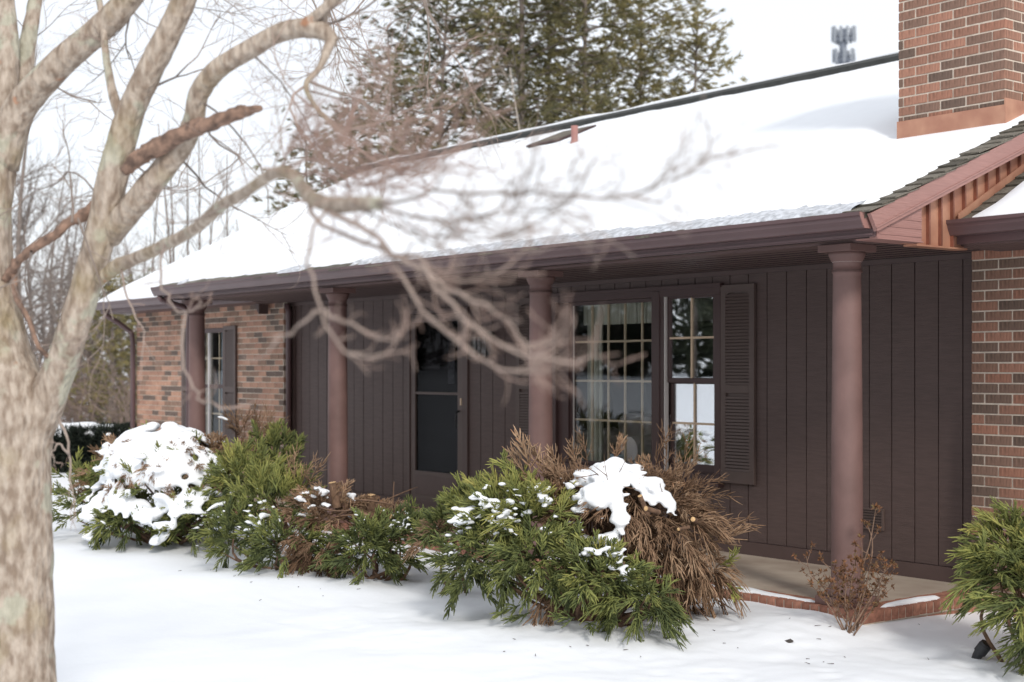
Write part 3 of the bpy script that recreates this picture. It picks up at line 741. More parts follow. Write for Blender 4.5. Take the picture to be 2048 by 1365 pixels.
# skylight and vent pipe
def on_roof(px, py, lift=0.0):
    d = FWD + RGT * ((px - 1024) / FOC) + np.array([0, 0, (738 - py) / FOC])
    t = (EZ + lift - PSL * EY - EYE) / (d[2] - PSL * d[1]); return CAM + t * d
pp = on_roof(1149, 292, 0.05)
a = Acc(); lathe(a, [(0.042, pp[2] - 0.15), (0.042, pp[2] + 0.24), (0.034, pp[2] + 0.24), (0.034, pp[2] + 0.05)], pp[0], pp[1], 20); lathe(a, [(0.075, pp[2] - 0.02), (0.045, pp[2] + 0.05)], pp[0], pp[1], 20)
link("vent_pipe", a.mesh("vent_pipe", True), M['pipe'], house)
c = on_roof(1122, 284, 0.04)
def roof_quad(cx, cy, wx, wy, l0, l1):
    return [(cx - wx, cy - wy, l0), (cx + wx, cy - wy, l0), (cx + wx, cy + wy, l0), (cx - wx, cy + wy, l0), (cx - wx, cy - wy, l1), (cx + wx, cy - wy, l1), (cx + wx, cy + wy, l1), (cx - wx, cy + wy, l1)]
def roof_box(name, cx, cy, wx, wy, l0, l1, m, par):
    a = Acc(); a.add([(x, y, roof_z(y) + l) for x, y, l in roof_quad(cx, cy, wx, wy, l0, l1)], Q=[(0, 3, 2, 1), (4, 5, 6, 7), (0, 1, 5, 4), (1, 2, 6, 5), (2, 3, 7, 6), (3, 0, 4, 7)])
    return link(name, a.mesh(name), m, par)
SKX, SKY_ = c[0], c[1]
sk = roof_box("skylight", SKX, SKY_, 0.31, 0.29, -0.02, 0.10, M['ridge'], house)
roof_box("skylight_frame", SKX, SKY_, 0.33, 0.31, 0.101, 0.125, M['frame'], sk)
roof_box("skylight_glass", SKX, SKY_, 0.28, 0.26, 0.126, 0.130, M['shingle_i'], sk)
print("skylight", SKX, SKY_, "pipe", pp)

# --- rooms behind the glass
boxes("room_walls", [(-11.5, -7.4, 13.0, 13.1, 0, 2.4), (-11.6, -11.5, SDY + 0.17, 13.1, 0, 2.4), (-7.4, -7.3, SDY + 0.17, 13.1, 0, 2.4), (-11.6, -7.3, SDY + 0.17, 13.1, 2.4, 2.45), (-11.6, -7.3, SDY + 0.17, 13.1, 0.0, 0.05)], M['dark_in'], house)
boxes("room_walls", [(-18.8, -16.4, 11.5, 11.6, 0, 2.4), (-18.8, -18.7, BRY + 0.26, 11.6, 0, 2.4), (-16.5, -16.4, BRY + 0.26, 11.6, 0, 2.4), (-18.8, -16.4, BRY + 0.26, 11.6, 2.3, 2.32), (-18.8, -16.4, BRY + 0.26, 11.6, 0.0, 0.05)], M['dark_in'], house)

def drape(name, x0, x1, z0, z1, y, amp, n, m, label, cat="curtain", group=None, flare=0.0):
    K, R = n * 10, 8
    u = np.linspace(0, 1, K); v = np.linspace(0, 1, R)
    U, Vv = np.meshgrid(u, v, indexing='ij')
    ph = 2 * math.pi * n * U + 1.3 * np.sin(7 * U)
    X = x0 + (x1 - x0) * U + 0.01 * np.sin(ph * 1.7)
    Yy = y + amp * np.sin(ph) * (0.6 + 0.4 * (1 - Vv)) + 0.5 * amp * np.sin(2.3 * ph + 1)
    Z = z0 + (z1 - z0) * Vv
    V1 = np.stack([X, Yy, Z], -1).reshape(-1, 3); V2 = V1 + np.array([0, 0.006, 0])
    I = (np.arange(K - 1)[:, None] * R + np.arange(R - 1)[None]).ravel()
    Q = np.stack([I, I + R, I + R + 1, I + 1], -1)
    a = Acc(); a.add(V1, Q=Q); a.add(V2, Q=Q[:, ::-1])
    return prop(link(name, a.mesh(name, True), m), label, cat, group)
drape("curtain", PX0 + 0.02, PX0 + 0.24, 0.3, 2.2, SDY + 0.20, 0.022, 5, M['curtain'], "long cream drape hanging behind the edge of the picture window")
drape("valance", PX0 + 0.02, PX1, 1.93, 2.24, SDY + 0.15, 0.012, 14, M['curtain'], "short cream valance across the top of the big grid window", "valance")
drape("valance", SX0 - 0.04, SX1 + 0.04, 1.93, 2.24, SDY + 0.15, 0.012, 8, M['curtain'], "short cream valance across the top of the narrow sash window", "valance")
drape("curtain", SX1 - 0.10, SX1 + 0.04, 0.4, 1.95, SDY + 0.2, 0.015, 3, M['curtain'], "slim cream drape at the shutter side of the narrow sash window")
drape("curtain", -17.48, -17.28, 0.3, 2.1, BRY + 0.18, 0.02, 4, M['curtain_blue'], "pale blue curtain behind the half-hidden window in the brick wall")
drape("curtain", -17.22, -17.08, 0.3, 2.1, BRY + 0.20, 0.02, 3, M['curtain_blue'], "narrow pale blue curtain next to the louvred shutter on the brick wall")

# armchair in the living room
ac = thing("armchair", (-10.2, 9.3, 0.05), "pale rose rolled-arm armchair seen through the picture window", "armchair")
boxes("seat", [(-10.5, -9.7, 8.97, 9.62, 0.12, 0.50)], M['chair'], ac, bevel=0.05)
boxes("backrest", [(-10.45, -9.75, 9.52, 9.77, 0.3, 1.08)], M['chair'], ac, bevel=0.09)
for xa in (-10.57, -9.63):
    a = Acc(); tube(a, [(xa, 8.95, 0.78), (xa, 9.62, 0.82)], [0.115, 0.115], 20); a.box(xa - 0.085, xa + 0.085, 8.97, 9.62, 0.1, 0.78)
    link("arm", a.mesh("arm", False), M['chair'], ac)
for xa, ya in ((-10.55, 9.02), (-9.65, 9.02), (-10.55, 9.67), (-9.65, 9.67)): boxes("leg", [(xa - 0.025, xa + 0.025, ya - 0.025, ya + 0.025, 0.05, 0.125)], M['black'], ac)
# little painted box standing on the window board
boxes("window_board", [(PX0 - 0.02, PX1 + 0.02, SDY + 0.08, SDY + 0.30, 0.60, 0.63)], M['frame'], house)
bx = thing("box", (-9.72, SDY + 0.17, 0.63), "small blue and white patterned box on the window board", "box")
mb = mat("blue pattern", (0.10, 0.28, 0.42), rough=0.5, scale=30, var=0.0, col2=(0.7, 0.75, 0.78))
boxes("carton", [(-9.78, -9.66, SDY + 0.13, SDY + 0.20, 0.631, 0.73)], mb, bx)
a = Acc()
for s in (-1, 0, 1): tube(a, [(-9.72, SDY + 0.165, 0.72), (-9.72 + s * 0.03, SDY + 0.16, 0.765), (-9.72 + s * 0.05, SDY + 0.155, 0.775)], [0.004, 0.006, 0.002], 5)
link("sprig", a.mesh("sprig"), mat("sprig green", (0.06, 0.12, 0.03)), bx)

# wall lantern by the door
LX, LZ = -11.42, 1.78
ln = thing("wall_lantern", (LX, SDY, LZ), "black wall lantern with glass panes beside the front door", "lantern")
boxes("backplate", [(LX - 0.05, LX + 0.05, SDY - 0.03, SDY - 0.003, LZ - 0.12, LZ + 0.12)], M['black'], ln, bevel=0.004)
a = Acc(); tube(a, cat_rom([(LX, SDY - 0.02, LZ + 0.04), (LX, SDY - 0.10, LZ + 0.12), (LX, SDY - 0.17, LZ + 0.16), (LX, SDY - 0.17, LZ + 0.12)], 12), 0.008, 8); link("arm", a.mesh("arm", True), M['black'], ln)
ly = SDY - 0.17
boxes("glass_body", [(LX - 0.055, LX + 0.055, ly - 0.055, ly + 0.055, LZ - 0.14, LZ + 0.06)], M['lamp_glass'], ln)
boxes("cage", [(LX + sx * 0.062 - 0.006, LX + sx * 0.062 + 0.006, ly + sy * 0.062 - 0.006, ly + sy * 0.062 + 0.006, LZ - 0.15, LZ + 0.07) for sx in (-1, 1) for sy in (-1, 1)] + [(LX - 0.07, LX + 0.07, ly - 0.07, ly + 0.07, LZ - 0.165, LZ - 0.15)], M['black'], ln)
a = Acc(); lathe(a, [(0.10, LZ + 0.07), (0.085, LZ + 0.085), (0.03, LZ + 0.13), (0.012, LZ + 0.15), (0.012, LZ + 0.165), (0.0, LZ + 0.17)], LX, ly, 4); lathe(a, [(0.0, LZ + 0.07), (0.10, LZ + 0.07)], LX, ly, 4); link("cap", a.mesh("cap"), M['black'], ln)

# ================================================================== SNOW ON THE HOUSE
def roof_snow(name, x0f, x1f, y0f, y1, zfun, th, seed, label, nx=260, ny=90, x0=None, x1=None, hole=None, soft=(0.12, 0.12, 0.12), eave=None):
    """blanket of snow with rounded, ragged edges lying on a roof plane"""
    u = np.linspace(0, 1, nx); v = np.linspace(0, 1, ny)
    v = v ** 1.5 if y0f is not None else v
    U, Vv = np.meshgrid(u, v, indexing='ij')
    U = 1 - (1 - U) ** 1.6
    Y = y0f + (y1 - y0f) * Vv
    xl = x0f(Y); xr = x1f(Y)
    X = xl + (xr - xl) * U
    rag = 0.05 * fbm(X * 2.2, Y * 2.2, seed, 3)
    d0 = (Y - y0f) + rag - 0.02 + 0.06 * fbm(X * 0.7, X * 0 + 3, seed + 3, 3)
    if eave is not None: d0 = d0 - eave(X)
    dl = (X - xl); dr = (xr - X) + 0.0 * rag
    t = (1 - np.exp(-np.clip(d0, 0, 9) / soft[0])) * (1 - np.exp(-np.clip(dr, 0, 9) / soft[1])) * (1 - np.exp(-np.clip(dl, 0, 9) / soft[2]))
    h = th * t * (1 + 0.35 * fbm(X * 0.8, Y * 0.8, seed + 1, 3)) + 0.006 * t * fbm(X * 7, Y * 7, seed + 2, 2)
    h = np.where(d0 < 0, -0.02, h + 0.014)
    if hole is not None: h = hole(X, Y, h)
    Z = zfun(Y) + h
    I = (np.arange(nx - 1)[:, None] * ny + np.arange(ny - 1)[None]).ravel()
    Q = np.stack([I, I + ny, I + ny + 1, I + 1], -1)
    a = Acc(); a.add(np.stack([X, Y, Z], -1), Q=Q)
    return link(name, a.mesh(name, True), M['roof_snow'], kind='stuff', label=label)
def right_edge(Y):
    base = np.interp(Y, [6.9, 7.06, 7.46, 8.26, 8.8, 9.24, 9.8, 12.6], [-5.50, -5.43, -5.455, -5.50, -5.53, -5.55, -5.56, -5.55])
    return base + 0.02 * fbm(Y * 5, Y * 0 + 1, 31, 2)
def sky_hole(X, Y, h):
    d = np.maximum(np.abs(X - SKX) / 0.38, np.abs(Y - SKY_ + 0.02) / 0.37)
    h = np.where(d < 1.0, np.minimum(h, 0.11 * d - 0.06 + 0.0 * h), h)
    # melted back round the chimney
    dc = np.hypot(np.maximum(np.maximum(CX0 - X, X - CX1), 0), np.maximum(np.maximum(CY0 - Y, Y - CY1), 0))
    return h * (0.30 + 0.70 * sstep(0.0, 0.5, dc))
roof_snow("roof_snow", lambda Y: np.full_like(Y, GX0 + 0.02), right_edge, EY - 0.015, RY - 0.14, lambda Y: roof_z(Y), 0.085, 41, "snow blanket over the porch roof", hole=sky_hole, nx=420, ny=110, soft=(0.12, 0.05, 0.01), eave=lambda X: 0.07 + 0.05 * np.exp(-((X + 11) / 2.2) ** 2) + 0.03 * fbm(X * 6, X * 0, 91, 2))
roof_snow("roof_snow", lambda Y: np.full_like(Y, -20.24), lambda Y: np.full_like(Y, GX0 + 0.06), WY - 0.02, RY - 0.1, lambda Y: 2.475 + FSL * (Y - WY + 0.02), 0.085, 51, "snow blanket over the far wing roof", nx=120, ny=80, soft=(0.12, 0.02, 0.12))
roof_snow("roof_snow", lambda Y: np.interp(Y, [7.9, 8.1, 8.6, 9.5, 12.6], [-5.36, -5.30, -5.25, -5.2, -5.1]) + 0.03 * fbm(Y * 6, Y * 0, 61, 2), lambda Y: np.full_like(Y, XR + 0.4), WYR - 0.06, RY, lambda Y: WZ(Y), 0.075, 61, "snow on the near wing roof beside the copper", nx=160, ny=80, soft=(0.10, 0.1, 0.05))
# grey melting crust between the snow and the gutter
nI, nJ = 700, 9
X = np.linspace(GX0 + 0.1, -5.5, nI)[:, None] + np.zeros((1, nJ)); t = np.linspace(0, 1, nJ)[None]
w = np.clip(0.10 + 0.10 * fbm(X * 1.3, X * 0, 95, 3) + 0.05 * fbm(X * 9, X * 0, 96, 2), 0.0, 0.2) * (0.25 + 0.75 * sstep(-10.5, -8.5, X))
Yc = EY - 0.03 + 0.24 * t + 0.012 * fbm(X * 14, t * 3, 97, 2); Zc = roof_z(Yc) + 0.014 + 0.022 * np.sqrt(np.clip(t * 4, 0, 1)) * (w > 0.03) + 0.012 * fbm(X * 20, Yc * 20, 98, 2) - 0.03 * (w < 0.03)
I = (np.arange(nI - 1)[:, None] * nJ + np.arange(nJ - 1)[None]).ravel()
a = Acc(); a.add(np.stack([X, Yc, Zc], -1), Q=np.stack([I, I + nJ, I + nJ + 1, I + 1], -1))
link("eave_ice", a.mesh("eave_ice", True), M['ice'], kind='stuff', label="grey melting crust along the porch eave above the gutter")
# ridge snow: thin crust left on the far side of the cap
a = Acc(); X = np.linspace(GX0 - 4.6, -6.8, 200)
for k in range(1): tube(a, np.stack([X, np.full_like(X, RY + 0.06), RZ + 0.175 + 0.012 * fbm(X, X * 0, 71, 3)], -1), 0.035 * (1 + 0.9 * fbm(X * 1.1, X * 0 + 5, 72, 3)), 8)
link("ridge_snow", a.mesh("ridge_snow", True), M['roof_snow'], kind='stuff', label="thin crust of snow along the roof ridge")
# strips of snow on the brick edging
def edge_snow(x0, x1, y, wid, seed):
    n = 70; K = 9
    X = np.linspace(x0, x1, n); w = wid * (0.75 + 0.7 * fbm(X * 3, X * 0, seed, 2)) * sstep(0, 0.12, X - x0) * sstep(0, 0.1, x1 - X) + 0.004
    t = np.linspace(0, math.pi, K)
    V = np.stack([np.repeat(X[:, None], K, 1), y - w[:, None] * np.cos(t)[None] * 0.5 + 0.015 * vnoise(X * 4, X * 0, seed + 2)[:, None], -0.004 + (0.028 * (w / wid))[:, None] * np.sin(t)[None] ** 0.7], -1)
    I = (np.arange(n - 1)[:, None] * K + np.arange(K - 1)[None]).ravel()
    return V, np.stack([I, I + K, I + K + 1, I + 1], -1)
a = Acc()
V, Q = edge_snow(-9.2, -6.02, SLY + 0.075, 0.11, 3); a.add(V, Q=Q)
V, Q = edge_snow(7.42, 8.1, 0.0, 0.07, 6); V = np.stack([SLX1 - 0.07 + V[..., 1], V[..., 0], V[..., 2]], -1); a.add(V, Q=Q[:, ::-1])
link("edging_snow", a.mesh("edging_snow", True), M['roof_snow'], kind='stuff', label="strip of snow left on the porch edging bricks")
# ================================================================== PLANTS: templates
rng = np.random.default_rng(2024)

GREEN = [(0.0, (0.034, 0.045, 0.021)), (0.25, (0.100, 0.124, 0.048)), (0.50, (0.188, 0.212, 0.068)), (0.75, (0.290, 0.295, 0.088)), (1.0, (0.38, 0.34, 0.105))]
BROWN = [(0.0, (0.055, 0.034, 0.022)), (0.30, (0.165, 0.096, 0.058)), (0.60, (0.305, 0.195, 0.122)), (0.85, (0.42, 0.29, 0.19)), (1.0, (0.46, 0.24, 0.125))]
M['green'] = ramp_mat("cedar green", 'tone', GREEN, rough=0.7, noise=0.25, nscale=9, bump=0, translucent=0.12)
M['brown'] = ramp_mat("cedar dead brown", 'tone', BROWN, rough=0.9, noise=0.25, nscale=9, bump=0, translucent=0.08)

def rot_to(d, roll=0.0):
    d = np.asarray(d, float); d = d / (np.linalg.norm(d) + 1e-9)
    a = np.array([0, 0, 1.0]) if abs(d[2]) < 0.95 else np.array([1.0, 0, 0])
    x = np.cross(a, d); x /= np.linalg.norm(x); y = np.cross(d, x)
    c, s = math.cos(roll), math.sin(roll)
    return np.stack([c * x + s * y, -s * x + c * y, d], 1)

def frond_pts(p, d, up, L, bend, n):
    P = [np.array(p, float)]; d = np.array(d, float)
    for i in range(n):
        d = d + up * bend / n; d /= np.linalg.norm(d); P.append(P[-1] + d * L / n)
    return np.array(P)

def spray_template(seed, L=0.24, nf=13, fl=0.11, fr=0.0062, droop=0.0, open_=0.95, sub=True, seg=5):
    """one shoot: an axis with rope-like side fronds, growing along +Z; returns V, T, Q, tone offsets"""
    r = np.random.default_rng(seed); a = Acc()
    ax = frond_pts((0, 0, 0), (0.15 * r.normal(), 0.15 * r.normal(), 1), np.array([r.normal() * 0.5, r.normal() * 0.5, 0.0]), L, 0.7, 6)
    rad = lambda n, b: np.array([b * (1.0 if i % 2 else 0.62) for i in range(n)]) * np.linspace(1, 0.65, n)
    R = rad(len(ax), fr * 0.9); R[-1] *= 0.3
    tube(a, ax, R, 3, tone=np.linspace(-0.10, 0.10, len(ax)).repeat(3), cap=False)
    for k in range(nf):
        t = (k + 0.5) / nf; t = 0.08 + 0.9 * t
        i = min(int(t * 6), 5); p = ax[i] + (ax[i + 1] - ax[i]) * (t * 6 - i); dv = ax[i + 1] - ax[i]; dv /= np.linalg.norm(dv)
        az = k * 2.4 + r.normal() * 0.3; el = open_ * (1.05 - 0.55 * t) + r.normal() * 0.12
        B = rot_to(dv); d = B @ np.array([math.sin(el) * math.cos(az), math.sin(el) * math.sin(az), math.cos(el)])
        ln = fl * (1.1 - 0.45 * t) * r.uniform(0.75, 1.25)
        P = frond_pts(p, d, dv, ln, 0.9 + r.normal() * 0.3, seg)
        R = rad(len(P), fr * 1.08 * r.uniform(0.85, 1.15)); R[-1] *= 0.35
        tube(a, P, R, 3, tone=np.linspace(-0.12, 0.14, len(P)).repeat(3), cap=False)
        if sub and ln > 0.085:
            for s in range(1 + (k % 2)):
                j = 2 + s; d2 = (P[j + 1] - P[j]); d2 /= np.linalg.norm(d2)
                d2 = d2 + 0.75 * np.array(r.normal(size=3)); P2 = frond_pts(P[j], d2, dv, ln * 0.5, 1.0, 3)
                R = rad(len(P2), fr * 0.85); R[-1] *= 0.35
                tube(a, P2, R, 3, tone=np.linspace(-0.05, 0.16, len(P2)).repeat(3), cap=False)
    return np.concatenate(a.V), np.concatenate(a.Q), np.concatenate(a.tone)

SPRAY = [spray_template(s, L=0.17, nf=14, fl=0.085, fr=0.0072) for s in range(6)]
LONG = [spray_template(20 + s, L=0.21, nf=12, fl=0.115, fr=0.0068, open_=0.7, seg=5) for s in range(5)]
DEAD = [spray_template(40 + s, L=0.20, nf=14, fl=0.125, fr=0.0062, open_=0.85, seg=5) for s in range(5)]
WISP = [spray_template(60 + s, L=0.26, nf=12, fl=0.10, fr=0.0034, open_=0.9, seg=5) for s in range(4)]

def droop_V(V, g):
    """bend a shoot over: points slide down with the square of their distance along it"""
    return V

def place(acc, tpl, p, d, s, roll, tone, sag=0.0):
    V, Q, t = tpl
    W = (V * s) @ rot_to(d, roll).T
    if sag:
        h = np.hypot(W[:, 0], W[:, 1]); ll = np.linalg.norm(W, axis=1)
        W = W.copy(); W[:, 2] -= sag * ll ** 2 / (s * 0.35)
    acc.add(W + p, Q=Q, tone=np.clip(t + tone + 0.03, 0, 0.75))

def lobe_points(c, r, n, g, zmin=-1.0):
    out = []
    while len(out) < n:
        d = g.normal(size=3); d /= np.linalg.norm(d)
        if d[2] < zmin: continue
        out.append(d)
    return np.array(out)

class Shrub:
    def __init__(s, seed, few=1.0, big=1.0):
        s.few = few; s.big = big; s.g = np.random.default_rng(seed); s.green = Acc(); s.brown = Acc(); s.lobes = []; s.wood = Acc()
    def lobe(s, c, r, n, kind='green', tone=0.3, tv=0.10, lift=0.25, sag=0.25, size=1.0, tpl=None, zmin=-0.35, inner=0.3):
        c = np.array(c, float); r = np.array(r, float) if np.ndim(r) else np.array([r, r, r * 0.9])
        r = np.maximum(r - 0.085, r * 0.55)
        s.lobes.append((c, r))
        acc = s.green if kind == 'green' else s.brown
        tp = tpl or (SPRAY if kind == 'green' else DEAD)
        for d in lobe_points(c, r, int(s.few * n * (1.4 if kind == 'green' else 1.1)), s.g, zmin):
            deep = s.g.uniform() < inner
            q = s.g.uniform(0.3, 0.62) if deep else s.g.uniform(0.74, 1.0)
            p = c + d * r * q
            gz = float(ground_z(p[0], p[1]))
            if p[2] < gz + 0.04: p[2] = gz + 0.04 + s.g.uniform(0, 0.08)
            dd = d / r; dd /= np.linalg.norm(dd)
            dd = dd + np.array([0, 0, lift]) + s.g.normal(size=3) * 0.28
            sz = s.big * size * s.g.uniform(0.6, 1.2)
            place(acc, tp[s.g.integers(len(tp))], p, dd, sz, s.g.uniform(0, 6.28), tone + s.g.normal() * tv - (0.16 if deep else 0) + 0.07 * dd[2], sag)  # deep sprays: shade inside the shrub put into a darker tone
    def stems(s, base, n, rad=0.012):
        for c, r in s.lobes:
            for k in range(n):
                e = c + s.g.normal(size=3) * r * 0.38
                b = np.array(base) + np.array([s.g.normal() * 0.10, s.g.normal() * 0.10, 0])
                b[2] = float(ground_z(b[0], b[1])) - 0.03
                m = (b + e) / 2 + np.array([s.g.normal() * 0.06, s.g.normal() * 0.06, -0.05])
                P = cat_rom([b, m, e], 9); tube(s.wood, P, np.linspace(rad * 1.3, rad * 0.4, 9), 6, rough=0.15, seed=k)
    def build(s, label, base, group=None):
        t = thing("shrub", tuple(base), label, "shrub", group)
        if s.wood.n: link("stems", s.wood.mesh("stems", True), M['stem'], t, kind='stuff')
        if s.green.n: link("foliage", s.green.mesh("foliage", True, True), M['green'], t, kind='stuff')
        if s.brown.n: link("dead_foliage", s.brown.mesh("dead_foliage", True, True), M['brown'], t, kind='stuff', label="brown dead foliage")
        return t
    def top(s, x, y):
        z = np.full(np.shape(x), -9.0)
        for c, r in s.lobes:
            q = 1 - ((x - c[0]) / r[0]) ** 2 - ((y - c[1]) / r[1]) ** 2
            z = np.maximum(z, np.where(q > 0, c[2] + r[2] * np.sqrt(np.clip(q, 0, 1)), -9))
        return z

def stump(parent, p, d, L, r):
    """sawn branch end with pale cut face"""
    p = np.array(p); d = np.array(d, float); d /= np.linalg.norm(d)
    a = Acc(); tube(a, [p - d * 0.12, p, p + d * L], [r * 1.2, r * 1.05, r], 10, rough=0.15, seed=int(abs(p[0]) * 100), cap=False)
    o = link("stump", a.mesh("stump", True), M['stem'], parent)
    a = Acc(); B = rot_to(d); an = np.linspace(0, 2 * math.pi, 10, endpoint=False)
    e = p + d * L
    V = np.array([e + B @ np.array([r * 1.02 * math.cos(t), r * 1.02 * math.sin(t), 0.001]) for t in an] + [e + d * 0.004])
    a.add(V, T=[(i, (i + 1) % 10, 10) for i in range(10)]); link("cut_face", a.mesh("cut_face"), M['cutwood'], o)

bm_ = bmesh.new(); bmesh.ops.create_icosphere(bm_, subdivisions=1, radius=1.0)
ICO_V = np.array([v.co[:] for v in bm_.verts]); ICO_T = np.array([[v.index for v in f.verts] for f in bm_.faces]); bm_.free()
def shrub_snow(shrub, spots, label, seed, rad=0.04, dens=1.0, voxel=0.013, deep=0.16, bias=0.0, sheet=0.0, soft=4):
    """snow settled on whatever foliage lies uppermost: clots that melt together, with crumbs round them"""
    g = np.random.default_rng(seed)
    vs, fs, off = [], [], 0
    for ac_ in (shrub.green, shrub.brown):
        if not ac_.n: continue
        v = np.concatenate(ac_.V); vs.append(v); fs.append(np.concatenate(ac_.Q) + off); off += len(v)
    bvh = BVHTree.FromPolygons(np.concatenate(vs).tolist(), np.concatenate(fs).tolist())
    acc = Acc(); crumbs = Acc()
    for k, sp in enumerate(spots):
        x0, y0, rx, ry = sp[:4]; dz = sp[4] if len(sp) > 4 else 0.0
        n = int(dens * 5200 * rx * ry) + 60
        for j in range(n):
            u, v = g.uniform(-1.25, 1.25, 2); x, y = x0 + u * rx, y0 + v * ry
            m = 1 - math.hypot(u, v) + 0.9 * float(fbm(np.array(x * 6.0), np.array(y * 6.0), seed + k, 3)) + bias
            stray = m < 0.02
            if stray and (m < -0.5 or g.uniform() > 0.10): continue
            hit = bvh.ray_cast(Vector((x, y, 3.0)), Vector((0, 0, -1)))
            if hit[0] is None: continue
            top = float(shrub.top(np.array(x), np.array(y)))
            if top > -5 and hit[0].z < top - deep: continue
            if stray: r = rad * g.uniform(0.15, 0.45)
            else: r = rad * (0.45 + 0.75 * min(1.0, m * 1.6)) * g.uniform(0.8, 1.2)
            zz = hit[0].z if (stray or top < -5) else (1 - sheet) * hit[0].z + sheet * (top + 0.07)
            c = np.array([x, y, zz + r * 0.1 + dz * min(1.0, max(m, 0) * 1.5)])
            acc.add(ICO_V * np.array([r * 1.2, r * 1.2, r * 0.55]) + c, T=ICO_T)
    o = link("snow", acc.mesh("snow", True), M['snow'], kind='stuff', label=label)
    rm = o.modifiers.new("r", 'REMESH'); rm.mode = 'VOXEL'; rm.voxel_size = voxel; rm.use_smooth_shade = True
    sm = o.modifiers.new("s", 'SMOOTH'); sm.factor = 0.5; sm.iterations = soft
    me = bpy.data.meshes.new_from_object(o.evaluated_get(bpy.context.evaluated_depsgraph_get()))
    o.modifiers.clear(); o.data = me
    print(label, len(me.polygons))
    return o

def A(px, py, Z): return at(px, py, Z)
def base_of(px, Z):
    p = at(px, 800, Z); p[2] = float(ground_z(p[0], p[1])); return p
def spot(px, py, Z, rx, ry, dz=0.0):
    p = at(px, py, Z); return (p[0], p[1], rx, ry, dz)

# ---------------------------------------------------------------- shrub C: the large one before the window
C = Shrub(1)
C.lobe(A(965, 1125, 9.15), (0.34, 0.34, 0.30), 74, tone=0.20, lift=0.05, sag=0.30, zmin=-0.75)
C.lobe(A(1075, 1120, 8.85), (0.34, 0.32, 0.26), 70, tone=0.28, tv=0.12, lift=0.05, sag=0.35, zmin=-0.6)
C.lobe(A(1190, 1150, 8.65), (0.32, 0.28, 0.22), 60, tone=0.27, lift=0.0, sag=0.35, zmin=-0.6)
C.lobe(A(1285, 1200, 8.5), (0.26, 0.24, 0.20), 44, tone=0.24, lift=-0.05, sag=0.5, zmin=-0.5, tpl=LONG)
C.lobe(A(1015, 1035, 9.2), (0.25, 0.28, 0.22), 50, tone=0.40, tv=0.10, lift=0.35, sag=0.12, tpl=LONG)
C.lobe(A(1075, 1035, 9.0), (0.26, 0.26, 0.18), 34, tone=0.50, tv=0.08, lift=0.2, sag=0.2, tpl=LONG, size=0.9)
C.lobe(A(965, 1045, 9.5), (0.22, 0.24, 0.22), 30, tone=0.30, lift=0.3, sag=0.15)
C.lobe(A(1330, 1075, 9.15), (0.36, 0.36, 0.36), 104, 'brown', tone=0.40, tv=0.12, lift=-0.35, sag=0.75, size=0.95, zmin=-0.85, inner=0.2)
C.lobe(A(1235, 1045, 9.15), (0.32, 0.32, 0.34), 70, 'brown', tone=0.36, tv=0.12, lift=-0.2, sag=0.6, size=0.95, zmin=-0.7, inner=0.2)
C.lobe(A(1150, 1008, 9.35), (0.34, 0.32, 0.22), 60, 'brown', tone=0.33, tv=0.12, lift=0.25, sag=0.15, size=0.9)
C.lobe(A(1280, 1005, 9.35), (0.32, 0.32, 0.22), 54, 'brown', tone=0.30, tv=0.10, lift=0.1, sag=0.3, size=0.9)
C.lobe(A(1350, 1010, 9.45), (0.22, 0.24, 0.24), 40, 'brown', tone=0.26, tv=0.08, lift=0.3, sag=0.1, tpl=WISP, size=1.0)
C.lobe(A(1400, 1140, 9.05), (0.20, 0.22, 0.20), 34, 'brown', tone=0.38, lift=-0.2, sag=0.8, size=0.85, zmin=-0.8)
